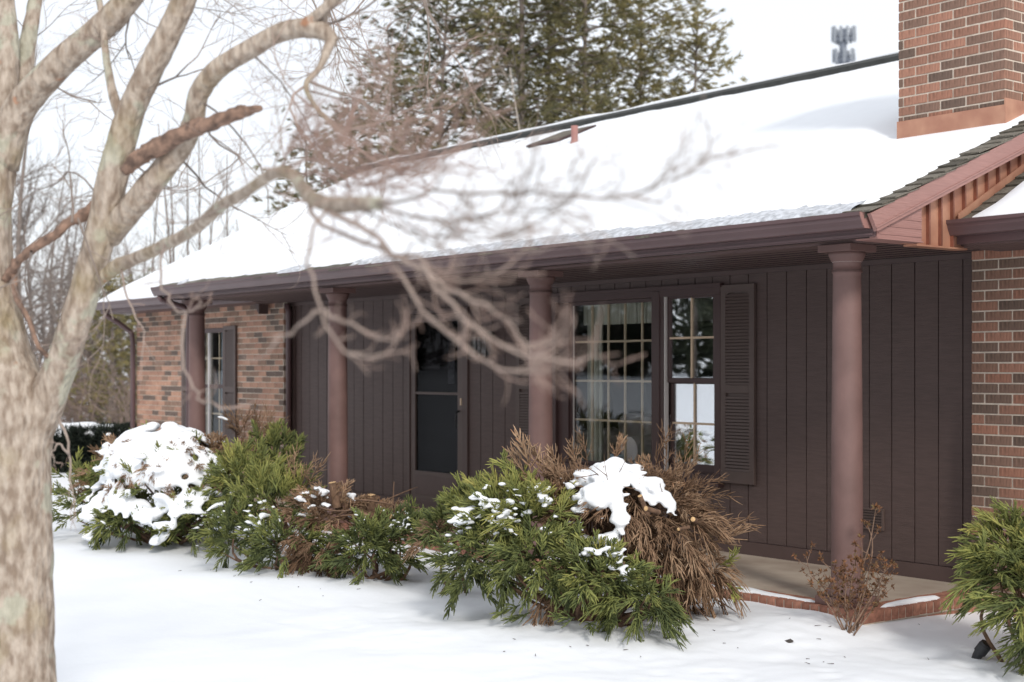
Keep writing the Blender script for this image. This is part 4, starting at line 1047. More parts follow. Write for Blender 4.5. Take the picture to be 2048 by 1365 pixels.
for (px, py, Z, d, s, tn, tp, kd) in [
    (1062, 945, 9.25, (-0.3, -0.1, 1.0), 1.25, 0.56, DEAD, 'brown'), (1050, 950, 9.3, (-0.7, -0.2, 0.7), 1.1, 0.58, DEAD, 'brown'), (1090, 960, 9.3, (-0.1, -0.2, 0.9), 1.1, 0.52, DEAD, 'brown'), (1115, 945, 9.35, (0.2, -0.1, 0.9), 0.9, 0.5, DEAD, 'brown'), (1150, 940, 9.4, (0.1, 0, 1), 0.9, 0.42, DEAD, 'brown'),
    (1330, 945, 9.5, (0.25, 0.1, 1), 1.25, 0.24, WISP, 'brown'), (1355, 960, 9.5, (0.45, 0.2, 0.9), 1.2, 0.22, WISP, 'brown'), (1310, 940, 9.5, (0.0, 0, 1), 1.2, 0.26, WISP, 'brown'), (1385, 1000, 9.4, (0.9, 0.3, 0.45), 1.3, 0.28, WISP, 'brown'), (1400, 1035, 9.3, (1, 0.35, 0.2), 1.4, 0.26, WISP, 'brown'), (1410, 1060, 9.25, (1, 0.3, 0.1), 1.25, 0.3, WISP, 'brown'),
    (1425, 1085, 9.15, (1, 0.5, 0.35), 1.1, 0.44, DEAD, 'brown'), (1175, 930, 9.5, (0.05, 0, 1), 1.0, 0.35, WISP, 'brown'), (1225, 935, 9.6, (0.2, 0.2, 1), 1.0, 0.33, DEAD, 'brown'),
    (1155, 1085, 8.75, (0.1, -0.2, 1), 0.85, 0.20, SPRAY, 'green'), (1120, 1040, 8.9, (-0.1, -0.2, 0.9), 0.9, 0.52, LONG, 'green'), (1040, 960, 9.2, (-0.3, -0.2, 1), 1.0, 0.50, LONG, 'green'), (1010, 950, 9.3, (-0.4, 0, 1), 0.95, 0.34, SPRAY, 'green'),
    (1440, 1130, 9.0, (1, 0.1, 0.25), 0.9, 0.60, LONG, 'green'), (1450, 1165, 9.0, (1, -0.2, 0.2), 0.9, 0.62, LONG, 'green'), (1340, 1215, 8.45, (0.9, -0.4, -0.25), 1.0, 0.24, SPRAY, 'green'), (1310, 1225, 8.4, (0.6, -0.7, -0.4), 1.0, 0.20, SPRAY, 'green'),
    (1150, 1235, 8.5, (-0.2, -0.8, 0.0), 0.95, 0.12, SPRAY, 'green'), (1185, 1245, 8.45, (0.3, -0.8, 0.05), 0.95, 0.14, SPRAY, 'green'), (1040, 1210, 8.75, (-0.2, -0.7, -0.3), 0.95, 0.16, SPRAY, 'green'), (1060, 1225, 8.7, (0.1, -0.7, -0.35), 0.9, 0.14, SPRAY, 'green'), (1240, 1240, 8.4, (0.3, -0.7, -0.05), 0.9, 0.17, SPRAY, 'green'),
    (1110, 1190, 8.75, (0.0, -0.4, -0.8), 1.0, 0.32, DEAD, 'brown'), (1090, 1185, 8.75, (-0.1, -0.4, -0.8), 1.0, 0.28, DEAD, 'brown'), (1125, 1180, 8.75, (0.2, -0.4, -0.8), 0.9, 0.30, DEAD, 'brown')]:
    place(C.green if kd == 'green' else C.brown, tp[C.g.integers(len(tp))], A(px, py, Z), d, s, C.g.uniform(0, 6), tn, 0.1)
bC = base_of(1190, 9.0)
C.stems(bC, 4, 0.013)
for k in range(26):     # bare twigs lying through the snow and at the foot
    p = A(C.g.uniform(1110, 1330), C.g.uniform(940, 1030), 9.1 + C.g.uniform(-0.2, 0.2)); p[2] = max(p[2], float(C.top(np.array(p[0]), np.array(p[1]))) + 0.05)
    d = C.g.normal(size=3); d[2] = abs(d[2]) * 0.5
    tube(C.wood, frond_pts(p, d / np.linalg.norm(d), C.g.normal(size=3) * 0.6, C.g.uniform(0.1, 0.28), 0.6, 5), np.linspace(0.0035, 0.0012, 6), 4)
for k in range(14):
    p = base_of(C.g.uniform(1330, 1440), C.g.uniform(8.9, 9.3)); p[2] += 0.1
    tube(C.wood, frond_pts(p, (C.g.normal() * 0.8, C.g.normal() * 0.6, -0.25), np.array([0, 0, -0.5]), 0.25, 0.5, 5), np.linspace(0.006, 0.002, 6), 5)
tC = C.build("big shrub half green and half dead brown, in front of the picture window", bC)
for (px, py, Z, d) in ((1283, 1000, 8.95, (0.1, -0.5, 0.8)), (1388, 1040, 8.95, (0.5, -0.8, 0.2)), (1297, 1019, 8.85, (0.2, -0.8, 0.2)), (1361, 1058, 8.85, (0.3, -0.8, 0.0))):
    stump(tC, A(px, py, Z), d, 0.03, 0.015 if px != 1361 else 0.010)
shrub_snow(C, [spot(1215, 950, 9.3, 0.25, 0.20, 0.07), spot(1190, 990, 9.1, 0.20, 0.18, 0.04), spot(1195, 1030, 8.92, 0.17, 0.14, 0.03), spot(1300, 985, 9.05, 0.15, 0.11, 0.03)], "snow lodged on the dead brown shrub by the window", 101, rad=0.036, dens=2.2, voxel=0.012, bias=0.04, deep=0.3, sheet=0.75, soft=5)
shrub_snow(C, [spot(925, 1080, 9.15, 0.17, 0.15, 0.0), spot(1000, 1085, 9.0, 0.13, 0.10, 0.0), spot(1090, 1075, 8.85, 0.14, 0.08, 0.0), spot(1180, 1115, 8.6, 0.14, 0.08, 0.0), spot(1240, 1150, 8.5, 0.10, 0.07, 0.0), spot(1060, 1040, 9.0, 0.10, 0.07)], "clots of snow on the green side of the big shrub", 107, rad=0.022, voxel=0.009, sheet=0.3)

# ---------------------------------------------------------------- shrub D: dull green one between, behind C
D = Shrub(2)
D.lobe(A(940, 1035, 10.2), (0.24, 0.24, 0.22), 40, tone=0.30, lift=0.35, sag=0.1)
D.lobe(A(900, 1065, 10.1), (0.20, 0.22, 0.20), 34, tone=0.16, lift=0.2, sag=0.25, tpl=LONG)
D.lobe(A(890, 1075, 10.0), (0.16, 0.16, 0.14), 16, 'brown', tone=0.32, lift=0.1, sag=0.4, size=0.8)
D.lobe(A(960, 1015, 10.3), (0.18, 0.18, 0.18), 20, tone=0.08, lift=0.3, sag=0.1)
bD = base_of(915, 10.2); D.stems(bD, 1)
D.build("small green shrub low in front of the storm door", bD)

# ---------------------------------------------------------------- shrub B: cut-back one with sawn stumps
B = Shrub(3, 0.85, 1.06)
B.lobe(A(480, 1080, 11.5), (0.36, 0.34, 0.30), 64, tone=0.16, lift=0.1, sag=0.25, zmin=-0.6)
B.lobe(A(570, 1095, 11.1), (0.36, 0.32, 0.28), 60, tone=0.22, lift=0.1, sag=0.3, zmin=-0.6)
B.lobe(A(545, 1010, 11.6), (0.40, 0.34, 0.24), 60, tone=0.40, tv=0.1, lift=0.3, sag=0.15, tpl=LONG)
B.lobe(A(655, 1035, 11.3), (0.42, 0.34, 0.24), 74, 'brown', tone=0.36, tv=0.12, lift=0.15, sag=0.35, size=0.85)
B.lobe(A(760, 1050, 11.5), (0.34, 0.30, 0.18), 46, 'brown', tone=0.36, tv=0.12, lift=0.15, sag=0.3, size=0.8)
B.lobe(A(640, 1100, 11.0), (0.24, 0.24, 0.22), 40, 'brown', tone=0.30, lift=-0.3, sag=0.7, size=0.85, zmin=-0.7)
B.lobe(A(500, 960, 12.1), (0.36, 0.34, 0.26), 52, tone=0.36, tv=0.1, lift=0.35, sag=0.1)
for (px, py, d) in ((600, 985, (0.1, 0, 1)), (575, 990, (-0.4, 0, 0.9)), (625, 995, (0.4, -0.1, 0.8)), (610, 975, (0.6, 0, 0.8)), (590, 970, (0, 0, 1))):
    place(B.brown, WISP[B.g.integers(4)], A(px, py, 11.6), d, 1.3, B.g.uniform(0, 6), 0.5, 0.05)
bB = base_of(600, 11.4); B.stems(bB, 4)
for k in range(24):
    p = A(B.g.uniform(600, 800), B.g.uniform(1000, 1060), 11.2 + B.g.uniform(-0.2, 0.3))
    d = np.array([B.g.normal(), B.g.normal(), 0.3 * B.g.normal()]); 
    tube(B.wood, frond_pts(p, d / np.linalg.norm(d), B.g.normal(size=3) * 0.5, B.g.uniform(0.2, 0.5), 0.6, 6), np.linspace(0.009, 0.003, 7), 5)
tB = B.build("cut-back shrub of dry brown branches with sawn stumps and green skirts", bB)
for (px, py, d, L, r) in ((742, 1015, (0.15, -0.1, 1), 0.10, 0.035), (722, 1025, (-0.8, -0.2, 0.45), 0.07, 0.026), (668, 985, (0.0, -0.2, 1), 0.08, 0.03), (760, 1030, (0.9, -0.2, 0.4), 0.06, 0.02), (782, 1035, (0.6, -0.6, 0.3), 0.03, 0.018)):
    stump(tB, A(px, py, 11.25), d, L, r)
shrub_snow(B, [spot(705, 1000, 11.5, 0.16, 0.12, 0.02), spot(520, 1060, 11.25, 0.14, 0.14, -0.02), spot(640, 1030, 11.2, 0.14, 0.12), spot(430, 1065, 11.5, 0.12, 0.1), spot(590, 1030, 11.2, 0.12, 0.1)], "snow between the stumps of the cut-back shrub", 113, rad=0.025, voxel=0.011, sheet=0.4)

# ---------------------------------------------------------------- shrub G: rounded dark green one before the stumps
G = Shrub(4)
G.lobe(A(740, 1100, 10.75), (0.40, 0.34, 0.27), 92, tone=0.14, lift=0.0, sag=0.3, zmin=-0.7)
G.lobe(A(810, 1075, 10.9), (0.28, 0.28, 0.24), 46, tone=0.12, lift=0.1, sag=0.2)
bG = base_of(745, 10.8); G.stems(bG, 6)
G.build("low rounded dark green shrub below the sawn stumps", bG)
shrub_snow(G, [spot(700, 1060, 10.7, 0.16, 0.10), spot(790, 1050, 10.8, 0.16, 0.10)], "thin snow on the rounded dark green shrub", 117, rad=0.018, voxel=0.009)

# ---------------------------------------------------------------- shrub A: the big snow-laden mound
Am = Shrub(5, 0.62, 1.2)
Am.lobe(A(330, 985, 13.3), (0.85, 0.62, 0.62), 150, 'green', tone=0.22, lift=-0.05, sag=0.3, zmin=-0.3, inner=0.15)
Am.lobe(A(180, 1020, 13.6), (0.46, 0.46, 0.42), 80, tone=0.30, tv=0.12, lift=0.15, sag=0.25, zmin=-0.5)
Am.lobe(A(170, 985, 14.2), (0.34, 0.34, 0.40), 50, tone=0.28, lift=0.3, sag=0.15)
Am.lobe(A(260, 1045, 12.9), (0.44, 0.36, 0.24), 90, tone=0.26, tv=0.1, lift=0.0, sag=0.35, zmin=-0.5)
Am.lobe(A(390, 1040, 12.7), (0.46, 0.36, 0.26), 90, tone=0.30, tv=0.1, lift=0.05, sag=0.3, zmin=-0.5)
Am.lobe(A(480, 975, 13.0), (0.42, 0.36, 0.40), 80, tone=0.30, tv=0.12, lift=0.3, sag=0.15)
Am.lobe(A(545, 935, 13.6), (0.40, 0.36, 0.36), 70, tone=0.22, tv=0.1, lift=0.4, sag=0.1)
Am.lobe(A(430, 925, 13.3), (0.30, 0.28, 0.20), 46, 'brown', tone=0.34, lift=0.1, sag=0.45, size=0.9)
Am.lobe(A(250, 930, 13.8), (0.34, 0.34, 0.22), 40, 'brown', tone=0.38, lift=0.3, sag=0.15, size=0.9)
Am.lobe(A(500, 890, 14.0), (0.34, 0.3, 0.24), 34, 'brown', tone=0.24, lift=0.3, sag=0.1, tpl=WISP)
Am.lobe(A(215, 980, 13.5), (0.22, 0.24, 0.26), 34, 'brown', tone=0.36, lift=0.1, sag=0.4, size=0.9)
for k in range(34):
    px = Am.g.uniform(240, 460); py = np.interp(px, [240, 330, 460], [945, 900, 925]) + Am.g.uniform(-5, 75)
    p = A(px, py, 12.95); p[2] = float(Am.top(np.array(p[0]), np.array(p[1]))) + 0.02
    place(Am.brown, DEAD[Am.g.integers(5)], p, Am.g.normal(size=3) * 0.6 + np.array([0.3, -0.4, 0.35]), Am.g.uniform(0.5, 0.85), Am.g.uniform(0, 6), 0.36 + 0.1 * Am.g.normal(), 0.4)
for px, py in ((270, 1010), (330, 1030), (400, 1000), (440, 985), (370, 975), (300, 1040), (240, 1035)):
    p = A(px, py, 12.75); p[2] = float(Am.top(np.array(p[0]), np.array(p[1]))) + 0.0
    place(Am.green, LONG[Am.g.integers(5)], p, (0.2 * Am.g.normal(), -0.3, 1), 0.9, Am.g.uniform(0, 6), 0.42, 0.1)
for k in range(5):
    place(Am.green, SPRAY[k], A(520 + 20 * k, 880 + 8 * k, 14.2), (0.1 * k - 0.2, 0, 1), 1.1, k, 0.16, 0.1)
bA = base_of(330, 13.4); Am.stems(bA, 4, 0.015)
tA = Am.build("large rounded shrub heaped with snow in front of the brick wall", bA)
stump(tA, A(385, 936, 12.8), (0.5, -0.7, 0.3), 0.06, 0.03)
shrub_snow(Am, [spot(310, 915, 13.55, 0.62, 0.40, 0.03), spot(385, 905, 13.65, 0.36, 0.30, 0.03), spot(330, 960, 13.0, 0.55, 0.34, 0.02), spot(250, 990, 13.0, 0.40, 0.30, 0.05), spot(360, 995, 12.75, 0.40, 0.26, 0.02), spot(200, 1030, 12.95, 0.22, 0.16, 0.0), spot(290, 1030, 12.6, 0.30, 0.14, 0.0)], "thick snow heaped over the large rounded shrub", 131, rad=0.046, dens=2.0, voxel=0.017, deep=0.6, bias=0.10, sheet=0.9, soft=10)

xb = Acc(); g_ = np.random.default_rng(8)
for cx, cy, n_, sx, sy in ((300, 940, 12, 40, 8), (395, 935, 10, 25, 10), (345, 905, 6, 20, 4), (260, 950, 8, 20, 10), (230, 985, 6, 12, 10), (420, 960, 9, 20, 12), (330, 990, 5, 14, 8), (380, 905, 6, 25, 4)):
    for k in range(n_):
        p = A(cx + g_.normal() * sx, cy, 13.0); q0 = A(cx, cy, 13.0)
        # slide along the view until the snow dome is met
        for Zs in np.arange(12.2, 14.4, 0.06):
            p = A(cx + g_.normal() * sx * 0.3, cy + g_.normal() * sy * 0.3, Zs)
            if float(Am.top(np.array(p[0]), np.array(p[1]))) + 0.07 > p[2]: break
        place(xb, DEAD[g_.integers(5)], p + np.array([0, 0, 0.01]), g_.normal(size=3) * 0.5 + np.array([0.3, -0.5, 0.15]), g_.uniform(0.45, 0.8), g_.uniform(0, 6), 0.38 + 0.12 * g_.normal(), 0.5)
link("dead_foliage", xb.mesh("dead_foliage", True, True), M['brown'], tA, kind='stuff', label="brown dead sprigs sticking out through the snow")

# ---------------------------------------------------------------- shrub E: fresh green one at the brick pier
E = Shrub(6, 0.95, 1.0)
E.lobe(A(2130, 1150, 8.0), (0.30, 0.30, 0.34), 80, tone=0.42, tv=0.12, lift=0.4, sag=0.15, tpl=LONG)
E.lobe(A(2080, 1200, 7.8), (0.28, 0.28, 0.26), 60, tone=0.36, tv=0.12, lift=0.15, sag=0.25, tpl=LONG, zmin=-0.6)
E.lobe(A(2020, 1105, 8.1), (0.18, 0.2, 0.18), 28, tone=0.44, lift=0.3, sag=0.2, tpl=LONG)
E.lobe(A(2000, 1160, 8.0), (0.18, 0.2, 0.18), 26, tone=0.26, lift=0.0, sag=0.3, tpl=LONG)
E.lobe(A(2110, 1275, 7.6), (0.20, 0.2, 0.2), 34, tone=0.20, lift=-0.3, sag=0.4, tpl=LONG, zmin=-0.8)
for px, py, d in ((1985, 1050, (-0.5, -0.2, 0.8)), (1975, 1075, (-0.8, -0.2, 0.4)), (1970, 1120, (-0.9, -0.3, 0.1)), (1965, 1165, (-0.9, -0.3, -0.1)), (2020, 1040, (-0.3, -0.1, 1)), (1960, 1100, (-1, -0.3, 0.3)), (1955, 1140, (-1, -0.3, 0.0))):
    place(E.green, LONG[E.g.integers(5)], A(px + 32, py + 14, 8.0), d, 0.95, E.g.uniform(0, 6), 0.44 + 0.08 * E.g.normal(), 0.15)
bE = base_of(2090, 7.9); E.stems(bE, 5)
E.build("fresh green feathery shrub beside the brick pier and the spotlight", bE)

# ---------------------------------------------------------------- bare rusty azalea before the column
M['azalea_leaf'] = ramp_mat("rusty leaf", 'island', [(0, (0.09, 0.05, 0.03)), (0.4, (0.19, 0.095, 0.05)), (0.75, (0.29, 0.135, 0.065)), (1, (0.17, 0.14, 0.065))], rough=0.7, bump=0, translucent=0.2)
M['azalea_stem'] = mat("azalea stem", (0.20, 0.125, 0.085), rough=0.85, var=0.3, scale=30)
az = np.random.default_rng(77)
bF = base_of(1702, 8.72); bF[2] -= 0.01
ws = Acc(); lf = Acc()
def leaf_tuft(p, d, n, L):
    for k in range(n):
        v = np.array(d) * 0.5 + az.normal(size=3) * 0.7; v /= np.linalg.norm(v); s = np.cross(v, az.normal(size=3)); s /= np.linalg.norm(s)
        l = L * az.uniform(0.6, 1.2); w = l * 0.2; nn = np.cross(v, s) * l * 0.12
        lf.add([p, p + v * l * 0.45 + s * w + nn, p + v * l, p + v * l * 0.45 - s * w + nn], T=[(0, 1, 2), (0, 2, 3)])
stems_ = [((1702, 1240), (1722, 1150), (1740, 1085), (1752, 1015), 0.006), ((1705, 1240), (1735, 1160), (1745, 1090), (1735, 1050), 0.005), ((1690, 1240), (1680, 1190), (1672, 1150), (1640, 1120), 0.005), ((1692, 1235), (1650, 1180), (1622, 1150), (1612, 1112), 0.004),
          ((1715, 1240), (1745, 1190), (1765, 1150), (1785, 1128), 0.005), ((1700, 1240), (1700, 1190), (1705, 1150), (1712, 1120), 0.005), ((1705, 1240), (1750, 1210), (1760, 1170), (1772, 1135), 0.004), ((1695, 1242), (1660, 1215), (1640, 1190), (1622, 1170), 0.004), ((1700, 1242), (1690, 1200), (1695, 1160), (1690, 1135), 0.004), ((1712, 1242), (1735, 1215), (1752, 1200), (1768, 1190), 0.004), ((1698, 1242), (1680, 1225), (1668, 1205), (1655, 1160), 0.004), ((1706, 1240), (1722, 1190), (1728, 1150), (1722, 1075), 0.004)]
for k, (p0, p1, p2, p3, r) in enumerate(stems_):
    Z = 8.72; off = az.uniform(-0.12, 0.12)
    P = [A(*p0, Z), A(*p1, Z + off * 0.4), A(*p2, Z + off * 0.8), A(*p3, Z + off)]
    P[0] = bF + az.normal(size=3) * np.array([0.03, 0.03, 0.0])
    P = cat_rom(P, 12); tube(ws, P, np.linspace(r * 1.3, r * 0.4, 12), 6)
    leaf_tuft(P[-1], (0, 0, 1), 18 if k < 2 else 13, 0.034)
    for j in list(range(2, 11)) + [3, 5, 6]:
        if az.uniform() < (0.35 if k < 2 else 0.9):
            d = az.normal(size=3); d[2] = abs(d[2]) * 0.6 + 0.2; d /= np.linalg.norm(d)
            q = frond_pts(P[j], d, np.array([0, 0, 1.0]), az.uniform(0.05, 0.13), 0.6, 5); tube(ws, q, np.linspace(0.0028, 0.001, 6), 4)
            leaf_tuft(q[-1], (0, 0, 1), 9, 0.027); leaf_tuft(q[3], d, 4, 0.023)
tF = thing("shrub", tuple(bF), "sparse rusty-leaved azalea in front of the column by the brick pier", "shrub")
link("stems", ws.mesh("stems", True), M['azalea_stem'], tF, kind='stuff')
link("leaves", lf.mesh("leaves"), M['azalea_leaf'], tF, kind='stuff')

# ---------------------------------------------------------------- small things in the snow
sp_ = base_of(1955, 8.12); 
sl = thing("spotlight", tuple(sp_), "small black garden spotlight sticking out of the snow", "garden light")
d = np.array([0.55, 0.1, 0.75]); d /= np.linalg.norm(d); c = sp_ + np.array([0, 0, 0.02])
a = Acc(); n = [c - d * 0.04, c - d * 0.01, c + d * 0.02, c + d * 0.021, c + d * 0.075]; tube(a, n, [0.016, 0.026, 0.031, 0.036, 0.037], 20)
link("housing", a.mesh("housing", False), M['black_plastic'], sl)
a = Acc(); tube(a, [c + d * 0.0752, c + d * 0.09], [0.035, 0.033], 20); link("lens_hood", a.mesh("lens_hood"), M['black'], sl)
a = Acc(); tube(a, [c - d * 0.035, sp_ + np.array([0, 0, -0.02]), sp_ + np.array([0, 0, -0.12])], [0.009, 0.009, 0.006], 8); link("spike", a.mesh("spike"), M['black_plastic'], sl)
ch = base_of(1577, 8.42)
a = Acc(); a.add([ch + 0.7 * np.array(v) for v in ((-0.03, -0.02, 0.004), (0.02, -0.03, 0.0), (0.045, 0.01, 0.012), (0.0, 0.025, 0.02), (-0.03, -0.02, -0.008), (0.02, -0.03, -0.012), (0.045, 0.01, 0.0), (0.0, 0.025, 0.008))], Q=[(0, 1, 2, 3), (7, 6, 5, 4), (0, 4, 5, 1), (1, 5, 6, 2), (2, 6, 7, 3), (3, 7, 4, 0)])
prop(link("bark_chip", a.mesh("bark_chip"), mat("bark chip", (0.07, 0.06, 0.055), rough=0.9, var=0.3, scale=40)), "flat dark chip of bark lying on the open snow", "bark chip")
tw = Acc()
for k in range(52):
    px = rng.choice([rng.normal(1150, 160), rng.normal(1720, 90), rng.normal(600, 120)]); Z = rng.uniform(7.9, 9.3) if px > 850 else rng.uniform(10.0, 11.5); p = base_of(px, Z); p[2] += 0.004
    d = np.array([rng.normal(), rng.normal(), 0.05]); d /= np.linalg.norm(d)
    tube(tw, frond_pts(p, d, np.array([rng.normal(), rng.normal(), 0.1]), rng.uniform(0.012, 0.045), 0.5, 3), [0.0022, 0.002, 0.0016, 0.0008], 4)
link("twig_litter", tw.mesh("twig_litter"), M['twigdark'], kind='stuff', label="scraps of twig scattered on the snow")
# ================================================================== TREES
def bark_mat(name, c1, c2, lichen, moss, scale=20):
    m = bpy.data.materials.new(name); m.use_nodes = True
    nt = m.node_tree; N = nt.nodes; L = nt.links; b = N["Principled BSDF"]
    b.inputs["Roughness"].default_value = 0.9; b.inputs["Specular IOR Level"].default_value = 0.15
    tc = N.new("ShaderNodeTexCoord"); mp = N.new("ShaderNodeMapping"); mp.inputs["Scale"].default_value = (1.8, 1.8, 0.75)
    L.new(tc.outputs["Object"], mp.inputs[0])
    def noise(s, d, vec):
        n = N.new("ShaderNodeTexNoise"); n.inputs["Scale"].default_value = s; n.inputs["Detail"].default_value = d; L.new(vec, n.inputs["Vector"]); return n.outputs[0]
    def ramp(src, p0, p1, a, c):
        r = N.new("ShaderNodeValToRGB"); r.color_ramp.elements[0].position = p0; r.color_ramp.elements[1].position = p1
        r.color_ramp.elements[0].color = (*a, 1); r.color_ramp.elements[1].color = (*c, 1); L.new(src, r.inputs[0]); return r.outputs[0]
    base = ramp(noise(scale, 8, mp.outputs[0]), 0.36, 0.64, c1, c2)
    for colr, s, p0, p1 in ((lichen, 6.5, 0.56, 0.62), (moss, 3.1, 0.55, 0.70), ((0.36, 0.15, 0.07), 9.0, 0.68, 0.72)):
        f = ramp(noise(s, 5, tc.outputs["Object"]), p0, p1, (0, 0, 0), (0.6, 0.6, 0.6))
        mx = N.new("ShaderNodeMixRGB"); L.new(f, mx.inputs[0]); L.new(base, mx.inputs[1]); mx.inputs[2].default_value = (*colr, 1); base = mx.outputs[0]
    L.new(base, b.inputs["Base Color"])
    v = N.new("ShaderNodeTexVoronoi"); v.inputs["Scale"].default_value = 26; L.new(mp.outputs[0], v.inputs["Vector"])
    ad = N.new("ShaderNodeMath"); ad.operation = 'ADD'; L.new(noise(30, 6, mp.outputs[0]), ad.inputs[0]); L.new(v.outputs["Distance"], ad.inputs[1])
    bp = N.new("ShaderNodeBump"); bp.inputs["Strength"].default_value = 0.5; bp.inputs["Distance"].default_value = 0.02
    L.new(ad.outputs[0], bp.inputs["Height"]); L.new(bp.outputs[0], b.inputs["Normal"])
    return m
M['bark'] = bark_mat("dogwood bark", (0.235, 0.18, 0.138), (0.46, 0.39, 0.325), (0.43, 0.44, 0.35), (0.27, 0.215, 0.11))
M['deadwood'] = mat("torn dead wood", (0.10, 0.064, 0.049), rough=0.9, var=0.0, scale=30, col2=(0.31, 0.195, 0.14), bump=0.8, bscale=40, stretch=(1, 1, 1))
M['twig'] = ramp_mat("pinkish twig", 'tone', [(0, (0.12, 0.10, 0.09)), (0.35, (0.30, 0.245, 0.21)), (0.6, (0.34, 0.25, 0.21)), (1.0, (0.34, 0.225, 0.185))], rough=0.8, noise=0.2, nscale=12, bump=0)

tr = np.random.default_rng(404)
def grow(acc, p, d, L, r, lev, g, up, kids=(3, 5), tone=0.2, curl=0.5, spread=0.75, shrink=0.62, seg=6, sides=(7, 5, 4, 3)):
    """a branching twig whose tips turn upward"""
    n = seg if lev > 0 else max(4, seg - 1)
    P = [np.array(p, float)]; d = np.array(d, float); d /= np.linalg.norm(d)
    w = g.normal(size=3) * 0.35
    for i in range(n):
        d = d + (w + g.normal(size=3) * 0.45) * (1.0 / n) * 1.6 + up * (curl if lev < 2 else curl * 0.4) / n * (0.4 + 1.2 * i / n)
        d /= np.linalg.norm(d); P.append(P[-1] + d * L / n)
    P = np.array(P)
    tube(acc, P, np.linspace(r, max(r * 0.45, 0.0008), n + 1), sides[min(3 - min(lev, 3), 3)], tone=min(tone, 0.75), cap=False)
    if lev <= 0: return P
    k = g.integers(kids[0], kids[1] + 1)
    for j in range(k):
        t = 0.25 + 0.75 * (j + g.uniform(0.2, 0.9)) / k; t = min(t, 0.99)
        i = min(int(t * n), n - 1); q = P[i] + (P[i + 1] - P[i]) * (t * n - i)
        a = P[i + 1] - P[i]; a /= np.linalg.norm(a)
        s = np.cross(a, g.normal(size=3)); s /= np.linalg.norm(s) + 1e-9
        dd = a + s * spread * g.uniform(0.7, 1.3)
        grow(acc, q, dd, L * shrink * g.uniform(0.7, 1.2), max(r * 0.55, 0.0009), lev - 1, g, up, kids, tone + 0.10, curl, spread, shrink, seg, sides)
    return P
UP = np.array([0, 0, 1.0])

# ---------------------------------------------------------------- the bare dogwood beside the camera
base = at(42, 800, 5.6); base[2] = float(ground_z(base[0], base[1]))
T = thing("tree", tuple(base), "large bare grey-barked lawn tree with forked trunk and low twigs before the house", "tree")
def limb(name, pts, sides, rough, seed, m='bark', n=None, parent=None):
    """pts: (px, py, distance, width in photograph pixels)"""
    n = n or len(pts) * 6
    P = cat_rom([at(p[0], p[1], p[2]) for p in pts], n)
    R = np.interp(np.linspace(0, 1, n), np.linspace(0, 1, len(pts)), [p[3] / 2 * p[2] / FOC for p in pts])
    a = Acc(); tube(a, P, R, sides, rough=rough, seed=seed, tone=0.2)
    return link(name, a.mesh(name, True), M[m], parent or T), P, R
tb = base - np.array([0, 0, 0.1])
pb = 738 - (tb[2] - EYE) * FOC / 5.6
limb("trunk", [(48, pb, 5.6, 190), (44, 1500, 5.6, 146), (42, 1300, 5.6, 134), (36, 1100, 5.6, 132), (30, 950, 5.6, 136), (26, 820, 5.6, 150), (2, 700, 5.62, 112), (-18, 560, 5.65, 92), (-20, 430, 5.68, 84), (-10, 320, 5.7, 84), (2, 220, 5.72, 76)], 40, 0.10, 1, n=90)
limb("limb", [(-2, 300, 5.7, 70), (8, 180, 5.72, 56), (14, 90, 5.75, 46), (8, 0, 5.8, 40), (4, -90, 5.85, 34)], 22, 0.12, 2)
limb("limb", [(0, 330, 5.7, 72), (38, 222, 5.66, 62), (100, 148, 5.6, 58), (170, 85, 5.55, 54), (232, 28, 5.5, 52), (300, -55, 5.45, 46)], 24, 0.12, 3)
limb("limb", [(20, 240, 5.72, 36), (44, 160, 5.8, 34), (55, 95, 5.85, 34), (68, 20, 5.9, 28), (80, -60, 5.95, 24)], 16, 0.15, 4)
oL2, P2, R2 = limb("limb", [(40, 905, 5.6, 100), (88, 810, 5.58, 78), (118, 740, 5.55, 66), (150, 650, 5.5, 62), (180, 545, 5.48, 60), (208, 440, 5.45, 62), (232, 330, 5.42, 60), (258, 235, 5.4, 55), (290, 160, 5.36, 53), (326, 90, 5.33, 52), (366, 8, 5.3, 47), (392, -60, 5.28, 42)], 30, 0.10, 5, n=80)
limb("limb", [(215, 470, 5.47, 56), (262, 420, 5.4, 52), (300, 372, 5.35, 50), (348, 312, 5.3, 48), (385, 250, 5.25, 42), (398, 188, 5.2, 40), (434, 140, 5.15, 40), (495, 102, 5.1, 39), (555, 68, 5.05, 38), (612, 56, 5.0, 40), (650, 66, 4.98, 34), (668, 86, 4.97, 22)], 24, 0.13, 6, n=80)
limb("broken_limb", [(248, 345, 5.30, 20), (272, 322, 5.28, 27), (310, 297, 5.25, 30), (376, 264, 5.18, 30), (428, 244, 5.12, 30), (478, 226, 5.08, 25), (500, 221, 5.06, 19), (524, 216, 5.05, 9)], 16, 0.6, 7, 'deadwood')
limb("limb", [(190, 412, 5.45, 22), (165, 432, 5.45, 24), (135, 447, 5.45, 19), (110, 470, 5.45, 20), (62, 500, 5.5, 18), (30, 532, 5.55, 17), (10, 560, 5.6, 16)], 14, 0.4, 8, 'deadwood')
limb("limb", [(200, 560, 5.42, 26), (232, 535, 5.35, 30), (268, 519, 5.25, 26), (321, 495, 5.05, 24), (370, 470, 4.85, 24), (400, 450, 4.7, 23), (444, 411, 4.45, 24), (489, 386, 4.2, 23), (547, 348, 3.9, 24), (586, 352, 3.65, 27), (618, 392, 3.45, 30), (668, 410, 3.25, 33), (720, 408, 3.1, 32), (758, 407, 3.0, 25)], 18, 0.14, 9, n=80)
